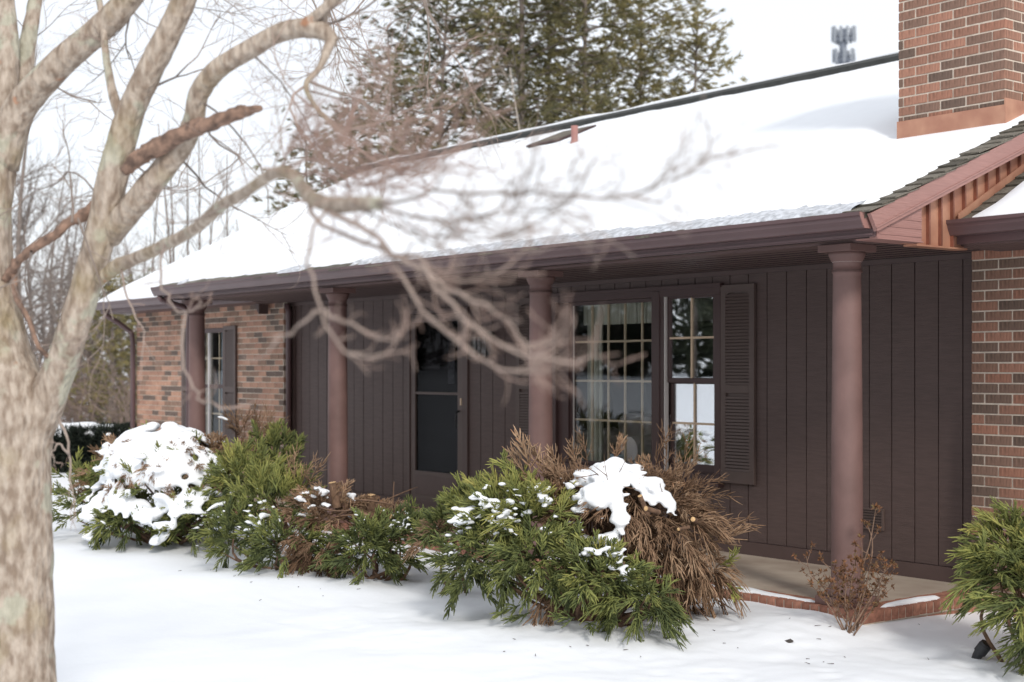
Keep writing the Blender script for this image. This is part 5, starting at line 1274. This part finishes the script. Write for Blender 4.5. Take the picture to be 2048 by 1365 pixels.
limb("limb", [(252, 250, 5.4, 26), (236, 218, 5.4, 22), (222, 170, 5.42, 18), (212, 110, 5.45, 15), (205, 40, 5.5, 13), (190, -40, 5.5, 12)], 12, 0.15, 10)
limb("limb", [(662, 84, 4.97, 22), (640, 135, 4.9, 13), (612, 172, 4.85, 11), (640, 225, 4.75, 9), (692, 270, 4.6, 6)], 10, 0.2, 11)
limb("limb", [(600, 58, 5.0, 24), (648, 18, 4.95, 20), (700, -25, 4.9, 16), (760, -70, 4.8, 12)], 12, 0.2, 12)
limb("limb", [(640, 66, 4.98, 20), (652, 20, 5.0, 14), (655, -40, 5.0, 12)], 10, 0.2, 13)
limb("limb", [(28, 520, 5.6, 14), (32, 590, 5.55, 13), (58, 640, 5.5, 10), (75, 690, 5.48, 9), (97, 715, 5.5, 9)], 8, 0.2, 14, 'deadwood')

tg = Acc()      # every fine twig of this tree
def strand(pts, w0, w1, kids, klen, lev, g, tone=0.28, curl=0.6, n=16, start=0.15):
    """a hand-laid branch with side shoots: pts (px, py, distance)"""
    P = cat_rom([at(*p) for p in pts], n)
    zz = np.linspace(pts[0][2], pts[-1][2], n)
    jit = g.normal(size=(n, 3)) * 0.0035; jit[0] = 0; jit[-1] = 0; P = P + jit
    R = 0.80 * np.linspace(w0, w1 * 0.5, n) / 2 * zz / FOC
    a = Acc(); tube(a, P, R, 8, rough=0.12, seed=int(pts[0][0]), tone=tone); link("branch", a.mesh("branch", True, True), M['twig'], T)
    kids = max(2, int(kids * 0.85))
    for k in range(kids):
        t = start + (1 - start) * (k + g.uniform(0.1, 0.9)) / kids
        i = min(int(t * (n - 1)), n - 2); q = P[i] + (P[i + 1] - P[i]) * (t * (n - 1) - i); ax = P[i + 1] - P[i]; ax /= np.linalg.norm(ax)
        s = np.cross(ax, g.normal(size=3)); s /= np.linalg.norm(s)
        grow(tg, q, ax * 0.95 + s * 0.5 + UP * 0.15, klen * g.uniform(0.6, 1.25), max(R[i] * 0.42, 0.0018), lev, g, UP, (1, 3), tone + 0.12, curl, 0.6, 0.6, 5)
    grow(tg, P[-1], P[-1] - P[-2], klen * 0.9, max(R[-1] * 0.8, 0.0022), 1, g, UP, (2, 3), tone + 0.15, curl, 0.5, 0.6, 5)
g = np.random.default_rng(9)
strand([(752, 407, 3.0), (810, 400, 2.95), (873, 386, 2.9), (976, 393, 2.82), (1044, 386, 2.78), (1095, 396, 2.74), (1147, 386, 2.72), (1249, 396, 2.68), (1305, 378, 2.66), (1345, 362, 2.64), (1400, 332, 2.62)], 10, 6, 30, 0.15, 2, g, tone=0.05)
strand([(640, 400, 3.35), (670, 432, 3.2), (702, 440, 3.1), (747, 471, 3.0), (785, 512, 2.9), (846, 519, 2.8), (860, 556, 2.75), (897, 601, 2.7), (925, 638, 2.65), (969, 666, 2.6), (1027, 700, 2.56), (1078, 714, 2.52), (1125, 724, 2.5)], 15, 11, 22, 0.12, 2, g)
strand([(615, 395, 3.45), (626, 432, 3.35), (670, 462, 3.2), (713, 481, 3.1), (781, 509, 2.95), (785, 529, 2.9), (826, 587, 2.8), (873, 649, 2.72), (921, 683, 2.66), (962, 717, 2.62), (1027, 748, 2.58), (1062, 744, 2.56)], 12, 12, 10, 0.09, 1, g, start=0.5)
strand([(785, 515, 2.9), (830, 528, 2.8), (890, 573, 2.72), (959, 608, 2.66), (1010, 642, 2.62), (1040, 672, 2.6), (1064, 690, 2.58)], 12, 9, 14, 0.11, 2, g)
strand([(800, 520, 2.88), (845, 545, 2.8), (905, 562, 2.74), (960, 560, 2.7), (995, 545, 2.68)], 9, 7, 10, 0.10, 1, g)
strand([(700, 408, 3.1), (770, 440, 3.0), (840, 470, 2.92), (905, 475, 2.86), (985, 480, 2.8), (1030, 462, 2.78)], 7, 4, 20, 0.14, 2, g, tone=0.05)
strand([(735, 412, 3.05), (800, 425, 2.98), (870, 440, 2.92), (950, 432, 2.86), (1040, 420, 2.8), (1120, 425, 2.76)], 7, 4, 20, 0.14, 2, g, tone=0.05)
strand([(660, 412, 3.25), (632, 445, 3.2), (622, 490, 3.1), (617, 526, 3.0), (630, 575, 2.9), (641, 621, 2.82), (665, 669, 2.76), (689, 700, 2.72), (720, 714, 2.7), (770, 708, 2.68)], 9, 10, 8, 0.07, 1, g, start=0.6)
strand([(642, 622, 2.82), (675, 640, 2.78), (702, 649, 2.75), (747, 666, 2.72), (771, 683, 2.7), (800, 672, 2.68)], 10, 8, 8, 0.06, 1, g)
strand([(640, 622, 2.82), (610, 642, 2.85), (574, 669, 2.9), (547, 690, 2.95), (520, 716, 3.0)], 9, 5, 3, 0.06, 1, g)
strand([(560, 350, 3.8), (610, 320, 3.6), (660, 330, 3.4), (730, 345, 3.2), (810, 335, 3.05), (870, 320, 2.95)], 9, 4, 46, 0.17, 2, g, tone=0.5)
strand([(590, 356, 3.62), (640, 345, 3.5), (690, 372, 3.35), (740, 360, 3.2), (800, 350, 3.1)], 8, 4, 40, 0.16, 2, g, tone=0.5)
strand([(560, 345, 3.85), (575, 300, 3.8), (600, 290, 3.7), (655, 300, 3.6), (705, 290, 3.5)], 8, 4, 34, 0.17, 2, g, tone=0.5)
strand([(690, 270, 4.6), (720, 300, 4.45), (752, 322, 4.35), (790, 335, 4.25), (850, 345, 4.15)], 7, 4, 12, 0.20, 2, g, tone=0.45)
strand([(612, 172, 4.85), (580, 200, 4.8), (600, 260, 4.75), (650, 320, 4.65), (700, 352, 4.55)], 7, 3, 14, 0.24, 2, g, tone=0.4)
# thin drooping twigs under the fork
strand([(243, 540, 5.3), (255, 590, 5.2), (272, 635, 5.1), (290, 665, 5.05), (283, 720, 5.0)], 6, 5, 4, 0.09, 1, g, curl=-0.2)
strand([(330, 490, 4.6), (322, 560, 4.4), (340, 605, 4.2), (372, 627, 4.0), (402, 606, 3.9)], 7, 7, 5, 0.09, 1, g)
strand([(372, 627, 4.0), (362, 690, 3.9), (368, 740, 3.8), (393, 789, 3.7), (412, 804, 3.65), (460, 816, 3.6)], 8, 7, 7, 0.08, 1, g)
strand([(118, 835, 5.5), (133, 872, 5.45), (139, 920, 5.4), (140, 960, 5.35), (148, 990, 5.3), (150, 1000, 5.3)], 8, 4, 5, 0.10, 1, g, curl=-0.9, tone=0.2)
strand([(139, 910, 5.4), (118, 890, 5.35), (104, 905, 5.3), (112, 925, 5.3)], 6, 3, 3, 0.05, 1, g, curl=-0.6, tone=0.2)
# fine twigs sprouting from the upper limbs
def sprout(pts, cnt, L, lev, g, dirv=None, r=0.0045, tone=0.05, curl=0.5):
    P = [at(*p) for p in pts]
    for k in range(max(2, int(cnt * 0.6))):
        t = g.uniform(0, len(P) - 1); i = min(int(t), len(P) - 2); q = P[i] + (P[i + 1] - P[i]) * (t - i)
        d = g.normal(size=3) + (np.array(dirv) * 1.2 if dirv is not None else 0) + FWD * 1.1
        grow(tg, q, d, L * g.uniform(0.6, 1.3), r * g.uniform(0.6, 1.2), lev, g, UP, (2, 4), tone, curl, 0.8, 0.62, 6)
g = np.random.default_rng(31)
RT = RGT * 1.0
sprout([(100, 148, 5.6), (232, 28, 5.5), (290, -40, 5.45)], 6, 0.5, 3, g, RT * 0.5 - UP * 0.2)
sprout([(44, 160, 5.8), (68, 20, 5.9)], 5, 0.42, 3, g, RT * 0.8)
sprout([(240, 330, 5.4), (290, 160, 5.36), (360, 20, 5.3)], 7, 0.42, 3, g, RT * 0.2)
sprout([(348, 312, 5.3), (398, 188, 5.2), (495, 102, 5.1), (612, 56, 5.0)], 9, 0.5, 3, g, RT * 0.5 - UP * 0.35)
sprout([(434, 140, 5.15), (612, 56, 5.0), (660, 20, 4.95), (740, -55, 4.8)], 9, 0.5, 3, g, RT * 0.7 + UP * 0.1)
sprout([(640, 135, 4.9), (612, 172, 4.85), (692, 270, 4.6)], 10, 0.5, 3, g, RT * 0.5 - UP * 0.1, tone=0.25)
sprout([(165, 430, 5.35), (60, 505, 5.15)], 5, 0.35, 3, g, -UP * 0.5 - RT * 0.3, r=0.005, tone=0.05)
sprout([(370, 470, 4.85), (547, 348, 3.9)], 5, 0.25, 2, g, UP * 0.3 + RT * 0.3, r=0.004)
for k in range(6):   # fine twigs coming in from above the picture
    p = at(g.uniform(560, 880), -60, 6.5); grow(tg, p, RT * g.uniform(-0.2, 0.8) - UP * 0.7 + FWD * 0.3, 0.5, 0.005, 3, g, UP, (3, 4), 0.2, 0.5, 0.8, 0.62, 6)
strand([(205, 402, 5.42), (150, 345, 5.45), (115, 365, 5.5), (70, 385, 5.55), (40, 405, 5.6), (24, 418, 5.6)], 5, 2.5, 8, 0.16, 2, g, tone=0.0, curl=0.1)
link("twigs", tg.mesh("twigs", True, True), M['twig'], T, kind='stuff')
print("twig tris", sum(len(q) for q in tg.Q) * 2)

# ---------------------------------------------------------------- conifers behind the house
def clump_template(seed, n=16, L=0.30, w=0.034, flat=0.45):
    g = np.random.default_rng(seed); V = []; Tt = []
    for k in range(n):
        az = g.uniform(-1.2, 1.2); d = np.array([math.sin(az), flat * g.normal() * 0.6, math.cos(az)]); d /= np.linalg.norm(d)
        p = np.array([0, 0, 1.0]) * g.uniform(0, 0.22); s = np.cross(d, g.normal(size=3)); s /= np.linalg.norm(s)
        l = L * g.uniform(0.5, 1.1); b = len(V); V += [p - s * w * 0.4, p + s * w * 0.4, p + d * l * 0.6 + s * w * 0.5, p + d * l, p + d * l * 0.6 - s * w * 0.5]
        Tt += [(b, b + 1, b + 2), (b, b + 2, b + 4), (b + 4, b + 2, b + 3)]
    return np.array(V), np.array(Tt)
CL = [clump_template(s) for s in range(8)]
CONIFER = [(0.0, (0.085, 0.086, 0.052)), (0.35, (0.180, 0.168, 0.086)), (0.65, (0.265, 0.232, 0.108)), (1.0, (0.34, 0.275, 0.125))]
M['needles'] = ramp_mat("hemlock needles", 'tone', CONIFER, rough=0.7, noise=0.3, nscale=1.2, bump=0, translucent=0.35)
M['far_bark'] = mat("grey brown bark", (0.20, 0.165, 0.145), rough=0.95, var=0.3, scale=6)
M['pale_bark'] = mat("pale bark", (0.42, 0.37, 0.32), rough=0.95, var=0.25, scale=6)

def conifer(px, Z, H, spread, nb, label, seed, tone=0.3, bare=0.25, top_px=None, density=1.0, trunk_r=0.085, group="evergreens behind the house", cl=1.0, lean=(0, 0), topr=0.25):
    g = np.random.default_rng(seed)
    b = at(px, 800, Z); b[2] = float(ground_z(b[0], b[1])) - 0.1
    t = thing("conifer", tuple(b), label, "conifer", group)
    Pt = cat_rom([b, b + np.array([g.normal() * 0.1, g.normal() * 0.1, H * 0.5]), b + np.array([lean[0], lean[1], H])], 14)
    a = Acc(); tube(a, Pt, np.linspace(trunk_r, 0.015, 14), 8); link("trunk", a.mesh("trunk", True), M['far_bark'], t)
    wd = Acc(); fo = Acc()
    for k in range(nb):
        h = bare + (1 - bare) * (k + g.uniform()) / nb
        i = min(int(h * 13), 12); p = Pt[i] + (Pt[i + 1] - Pt[i]) * (h * 13 - i)
        prof = min(1.0, (h - bare) / (1 - bare) * 4 + 0.55) * (topr + (1 - topr) * (1 - (h - bare) / (1 - bare)) ** 0.75)
        Lb = spread * prof * g.uniform(0.65, 1.15)
        az = k * 2.4 + g.normal() * 0.4; d = np.array([math.cos(az), math.sin(az), g.uniform(-0.1, 0.9)])
        Q = frond_pts(p, d / np.linalg.norm(d), np.array([0, 0, -0.4]), Lb, 0.8, 6)
        tube(wd, Q, np.linspace(0.028, 0.006, 7), 3, cap=False)
        tn = tone + g.normal() * 0.12
        m = int(1.25 * density * (4 + Lb * 9))
        for c in range(m):
            u = g.uniform(0.15, 1.0) ** 0.8 * 6; j = min(int(u), 5); q = Q[j] + (Q[j + 1] - Q[j]) * (u - j)
            ax = Q[j + 1] - Q[j]; ax /= np.linalg.norm(ax)
            dd = ax + np.cross(ax, UP) * g.normal() * 0.9 + UP * g.normal() * 0.25
            V, Tt = CL[g.integers(8)]; s = 0.56 * cl * g.uniform(0.7, 1.25)
            q = q + g.normal(size=3) * 0.2
            fo.add((V * s) @ rot_to(dd, g.normal() * 0.5).T + q, T=Tt, tone=np.clip(tn + g.normal() * 0.10, 0, 0.75))
    link("branches", wd.mesh("branches", True), M['far_bark'], t, kind='stuff')
    link("foliage", fo.mesh("foliage", False, True), M['needles'], t, kind='stuff')
    return t
conifer(1036, 30, 15.5, 3.1, 150, "tallest dark evergreen behind the roof with a visible straight trunk", 1, tone=0.24, density=0.95, trunk_r=0.11)
conifer(880, 31, 11.8, 2.7, 130, "dark spreading evergreen whose top shows at the twig-covered end of the ridge", 2, tone=0.20, density=0.9, lean=(0.2, 0.2))
conifer(1175, 31, 14.0, 2.6, 120, "tall olive evergreen next to the one with the straight trunk", 3, tone=0.38, density=0.95)
conifer(1285, 33, 13.0, 2.6, 105, "broad yellowish evergreen above the vent pipe", 4, tone=0.48, density=0.95)
conifer(1395, 32, 9.6, 1.8, 75, "shorter yellow-green evergreen nearest the antenna mast", 5, tone=0.50, density=0.95, topr=0.35)
conifer(775, 33, 9.8, 1.7, 85, "thin ragged evergreen showing through reddish twigs", 6, tone=0.16, density=0.8)
conifer(612, 30, 6.6, 1.3, 40, "low dark evergreen peeping over the snowy roof slope", 7, tone=0.10)
conifer(705, 34, 8.2, 1.6, 70, "low evergreen hidden among reddish twigs at the roof edge", 8, tone=0.14)
conifer(1100, 35, 14.5, 2.6, 90, "slim evergreen filling the gap behind the tallest one", 9, tone=0.30, density=0.9)

# pale-stemmed bare tree among them
def bare_tree(px, Z, H, seed, label, r=0.09, m='far_bark', group="bare trees at the edge of the lot", kids=18, lev=2, upright=0.7, start=0.25, blen=0.30, lean=0.3):
    g = np.random.default_rng(seed)
    b = at(px, 800, Z); b[2] = float(ground_z(b[0], b[1])) - 0.1
    t = thing("bare_tree", tuple(b), label, "bare tree", group)
    Pt = cat_rom([b, b + np.array([g.normal() * lean, g.normal() * lean, H * 0.5]), b + np.array([g.normal() * lean * 1.6, g.normal() * lean * 1.6, H])], 16)
    R = np.linspace(r, 0.012, 16)
    a = Acc(); tube(a, Pt, R, 7, rough=0.1, seed=seed); link("trunk", a.mesh("trunk", True), M[m], t)
    w = Acc()
    for k in range(kids):
        h = start + (1 - start) * (k + g.uniform()) / kids; i = min(int(h * 15), 14); p = Pt[i]
        az = g.uniform(0, 6.28); d = np.array([math.cos(az), math.sin(az), upright * g.uniform(0.6, 1.6)])
        grow(w, p, d, H * blen * (1.15 - 0.75 * h) * g.uniform(0.6, 1.2), R[i] * 0.42, lev, g, UP, (3, 5), 0.1, 0.5 * upright, 0.55, 0.6, 5, sides=(5, 4, 3, 3))
    link("crown", w.mesh("crown", True), M[m], t, kind='stuff')
bare_tree(1080, 28, 7.4, 50, "pale crooked bare tree standing before the evergreens", 0.030, 'pale_bark', kids=22, lean=0.55)
ORD = 'first second third fourth fifth sixth seventh eighth ninth tenth eleventh twelfth thirteenth fourteenth fifteenth sixteenth seventeenth eighteenth'.split()
FW = [-60, -10, 30, 52, 70, 95, 118, 140, 160, 205, 228, 262, 186, 282, 240, 20, 105, 300]
# thin saplings over the far roof
for k, (px, Z, H) in enumerate(((318, 40, 7.2), (340, 41, 9.2), (352, 38, 8.4), (372, 40, 8.0), (395, 42, 9.0), (415, 39, 7.0), (432, 41, 8.2), (455, 44, 6.4), (500, 43, 6.6))):
    bare_tree(px, Z, H, 70 + k, ORD[k] + " thin bare sapling above the far roof, counted from the forked lawn tree", 0.062, group="bare saplings above the far roof", kids=15, lev=1, upright=2.2, blen=0.16, lean=0.22, start=0.2)
# woods at the far side
WG = "bare trees in the far wood"
for k, (px, Z, H, r) in enumerate(((-60, 42, 12, 0.14), (-10, 50, 11, 0.12), (30, 46, 12, 0.15), (52, 40, 11, 0.13), (70, 55, 10, 0.12), (95, 48, 9, 0.12), (118, 60, 10, 0.12), (140, 52, 9.5, 0.1), (160, 64, 10, 0.12), (205, 45, 6.5, 0.12), (228, 50, 6, 0.1), (262, 56, 7, 0.12), (186, 44, 7.5, 0.14), (282, 60, 8, 0.1), (240, 66, 8, 0.1), (20, 62, 11, 0.1), (105, 70, 11, 0.1), (300, 52, 7, 0.08))):
    bare_tree(px, Z, H, 120 + k, ORD[sorted(FW, reverse=True).index(px)] + " grey bare tree of the far wood, counted from the brick corner", r, group=WG, kids=20, lev=2, upright=0.9, blen=0.28, start=0.12)
conifer(215, 40, 4.6, 1.1, 50, "small yellow-green evergreen past the brick corner, lower crown", 21, tone=0.52, bare=0.05, group="small evergreens past the brick corner")
conifer(165, 48, 4.2, 1.3, 50, "small yellow-green evergreen beside the forked trunk, beyond the hedge", 22, tone=0.55, bare=0.05, group="small evergreens past the brick corner")
conifer(262, 44, 4.8, 1.4, 60, "dull brownish-green evergreen close to the brick corner", 23, tone=0.34, bare=0.05, group="small evergreens past the brick corner")
# tangle of brush below them, nobody could count the stems
br = Acc(); g = np.random.default_rng(66)
for k in range(420):
    px = g.uniform(-120, 300); Z = g.uniform(34, 62); p = at(px, 800, Z); p[2] = float(ground_z(p[0], p[1])) - 0.05
    grow(br, p, np.array([g.normal() * 0.5, g.normal() * 0.5, 1.0]), g.uniform(0.9, 2.6), 0.02, 1, g, UP, (3, 5), 0.1, 0.3, 0.6, 0.7, 5, sides=(4, 3, 3, 3))
link("brush", br.mesh("brush", True), mat("brush twigs", (0.20, 0.145, 0.12), rough=0.95, var=0.25, scale=3), kind='stuff', label="tangle of bare brush below the far wood")

# ---------------------------------------------------------------- dark clipped hedge with snow on top
M['yew'] = ramp_mat("yew", 'island', [(0, (0.006, 0.009, 0.008)), (0.5, (0.014, 0.020, 0.015)), (1, (0.03, 0.038, 0.025))], rough=0.7, bump=0)
h0 = at(40, 800, 22.5); h1 = at(292, 800, 22.0)
hd = thing("hedge", tuple((h0 + h1) / 2 * np.array([1, 1, 0]) + np.array([0, 0, -0.3])), "dark clipped evergreen hedge with snow on top beyond the house corner", "hedge")
hb = Acc(); hw = Acc(); g = np.random.default_rng(88)
ax = (h1 - h0); Lh = np.linalg.norm(ax[:2]); ax = ax / np.linalg.norm(ax); nrm = np.array([-ax[1], ax[0], 0])
TOPH = 0.50
V0, T0 = CL[0]
for k in range(1700):
    u = g.uniform(0, Lh); top = g.uniform() < 0.35
    zt = TOPH + 0.10 * float(fbm(np.array(u * 0.8), np.array(3.0), 5))
    if top: off = g.uniform(-0.45, 0.45); z = zt; d = np.array([0, 0, 1.0])
    else: off = (-0.5 if g.uniform() < 0.6 else 0.5) ; z = g.uniform(-0.5, zt); d = nrm * np.sign(off)
    p = h0 * np.array([1, 1, 0]) + ax * u * np.array([1, 1, 0]) + nrm * off + np.array([0, 0, z])
    V, Tt = CL[g.integers(8)]
    hb.add((V * 0.6) @ rot_to(d + g.normal(size=3) * 0.5, g.uniform(0, 6)).T + p - d * 0.06, T=Tt)
a = Acc(); X = np.linspace(0, Lh, 12)
c0 = h0 * np.array([1, 1, 0]); 
V = []
for u in X: V += [c0 + ax * u * np.array([1, 1, 0]) + nrm * o + np.array([0, 0, z]) for o, z in ((-0.44, -0.5), (-0.44, TOPH - 0.07), (0.44, TOPH - 0.07), (0.44, -0.5))]
a.add(V, Q=[(i * 4 + j, i * 4 + j + 1, i * 4 + j + 5, i * 4 + j + 4) for i in range(11) for j in range(3)])
link("core", a.mesh("core"), M['yew'], hd)
link("foliage", hb.mesh("foliage"), M['yew'], hd, kind='stuff')
sn = Acc()
for u0, w, hgt in ((Lh * 0.36, 1.0, 0.20), (Lh * 0.62, 0.7, 0.16), (Lh * 0.86, 0.42, 0.13), (Lh * 0.12, 0.9, 0.15), (Lh * 0.98, 0.25, 0.08)):
    nU, nA = 28, 12
    U, Aa = np.meshgrid(np.linspace(-1, 1, nU), np.linspace(0, math.pi, nA), indexing='ij')
    s = np.sqrt(np.clip(1 - U ** 2, 0.0001, 1))
    zz = TOPH - 0.02 + hgt * s * np.sin(Aa) * (1 + 0.4 * fbm(U * 3 + u0, Aa, 4, 2)); oo = -0.42 * s * np.cos(Aa)
    V = c0[None, None] + ax[None, None] * np.array([1, 1, 0]) * (u0 + U * w)[..., None] + nrm * oo[..., None] + np.array([0, 0, 1.0]) * zz[..., None]
    I = (np.arange(nU - 1)[:, None] * nA + np.arange(nA - 1)[None]).ravel(); sn.add(V, Q=np.stack([I, I + nA, I + nA + 1, I + 1], -1))
link("snow", sn.mesh("snow", True), M['snow'], kind='stuff', label="snow lying on the dark clipped hedge")

# ---------------------------------------------------------------- far neighbour's house, glimpsed through the wood
fh0 = at(160, 800, 95); fz = float(ground_z(fh0[0], fh0[1]))
fh = thing("far_house", (fh0[0], fh0[1], fz), "small pale house glimpsed through the far wood past the hedge", "house")
wm = mat("pale house wall", (0.55, 0.55, 0.56), rough=0.8, var=0.05)
boxes("wall", [(fh0[0] - 2.2, fh0[0] + 2.2, fh0[1] - 1.5, fh0[1] + 1.5, fz, fz + 2.4)], wm, fh)
prism("roof", [(fh0[0] - 2.5, fz + 2.38), (fh0[0] + 2.5, fz + 2.38), (fh0[0], fz + 3.6)], 'y', fh0[1] - 1.8, fh0[1] + 1.8, M['snow'], fh)
for dx in (-1.2, 0.2, 1.3): boxes("window", [(fh0[0] + dx - 0.3, fh0[0] + dx + 0.3, fh0[1] - 1.53, fh0[1] - 1.503, fz + 0.9, fz + 1.9)], M['dark_in'], fh)
boxes("window", [(fh0[0] + 2.203, fh0[0] + 2.23, fh0[1] - 0.4, fh0[1] + 0.3, fz + 0.9, fz + 1.9)], M['dark_in'], fh)

# ---------------------------------------------------------------- antenna mast beyond the roof
mz = 210.0; mp0 = at(1686, 738, mz); gz0 = float(ground_z(mp0[0], mp0[1]))
ms = thing("antenna_mast", (mp0[0], mp0[1], gz0), "tall grey mobile phone mast with two rings of antennas above the roof ridge", "mast")
steel = mat("mast steel", (0.16, 0.18, 0.22), rough=0.6, var=0.1); pan = mat("antenna grey", (0.26, 0.28, 0.31), rough=0.5, var=0.05)
zof = lambda py: EYE + (738 - py) * mz / FOC
a = Acc(); tube(a, [(mp0[0], mp0[1], gz0), (mp0[0], mp0[1], zof(100)), (mp0[0], mp0[1], zof(58))], [0.9, 0.55, 0.45], 12); link("pole", a.mesh("pole", True), steel, ms)
def ring(zc, R, n, hgt, name):
    a = Acc()
    for k in range(3):
        t0, t1 = k * 2.094 + 0.3, (k + 1) * 2.094 + 0.3
        for dz in (-0.35, 0.35): tube(a, [(mp0[0] + R * math.cos(t0), mp0[1] + R * math.sin(t0), zc + dz), (mp0[0] + R * math.cos(t1), mp0[1] + R * math.sin(t1), zc + dz)], 0.09, 6)
        tube(a, [(mp0[0], mp0[1], zc - 0.9), (mp0[0] + R * math.cos(t0), mp0[1] + R * math.sin(t0), zc)], 0.11, 6); tube(a, [(mp0[0], mp0[1], zc), (mp0[0] + R * math.cos((t0 + t1) / 2) * 0.5, mp0[1] + R * math.sin((t0 + t1) / 2) * 0.5, zc)], 0.11, 6)
    a.box(mp0[0] - 0.8, mp0[0] + 0.8, mp0[1] - 0.8, mp0[1] + 0.8, zc - 0.25, zc + 0.1)
    pf = link("platform", a.mesh("platform"), steel, ms)
    for k in range(3):
        t0, t1 = k * 2.094 + 0.3, (k + 1) * 2.094 + 0.3
        for j in range(n):
            f = (j + 0.5) / n; x = mp0[0] + R * (math.cos(t0) * (1 - f) + math.cos(t1) * f) * 1.06; y = mp0[1] + R * (math.sin(t0) * (1 - f) + math.sin(t1) * f) * 1.06
            boxes("antenna", [(x - 0.16, x + 0.16, y - 0.12, y + 0.12, zc - hgt * 0.35, zc + hgt * 0.65)], pan, pf)
ring(zof(76), 2.0, 4, 2.3, "a"); ring(zof(118), 1.9, 3, 2.0, "b")

# ---------------------------------------------------------------- wood across the lawn (seen in the window glass)
wf = Acc(); wt = Acc(); g = np.random.default_rng(99)
for k in range(90):
    x = -150 + 165 * (k + g.uniform()) / 90; y = -52 + g.normal() * 5; z0 = float(ground_z(x, y)); H = g.uniform(7, 13)
    tube(wt, [(x, y, z0), (x + g.normal() * 0.3, y, z0 + H)], [0.2, 0.03], 5)
    for j in range(38):
        h = g.uniform(0.02, 1.0); az_ = g.uniform(0, 6.28); R = 2.6 * (1.02 - h) * math.sqrt(g.uniform()) + 0.2
        p = np.array([x + R * math.cos(az_), y + R * math.sin(az_), z0 + H * h]); V, Tt = CL[g.integers(8)]
        wf.add((V * 6.0) @ rot_to((math.cos(az_), math.sin(az_), g.normal() * 0.4), g.uniform(0, 6)).T + p, T=Tt, tone=0.15 + 0.1 * g.normal())
link("far_woods", wf.mesh("far_woods", False, True), ramp_mat('spruce needles', 'tone', [(0, (0.02, 0.026, 0.016)), (1, (0.10, 0.11, 0.06))], rough=0.8, bump=0), kind='stuff', label="dark wood across the lawn, mirrored in the window")
link("far_trunks", wt.mesh("far_trunks", True), M['far_bark'], kind='stuff', label="trunks of the wood across the lawn")
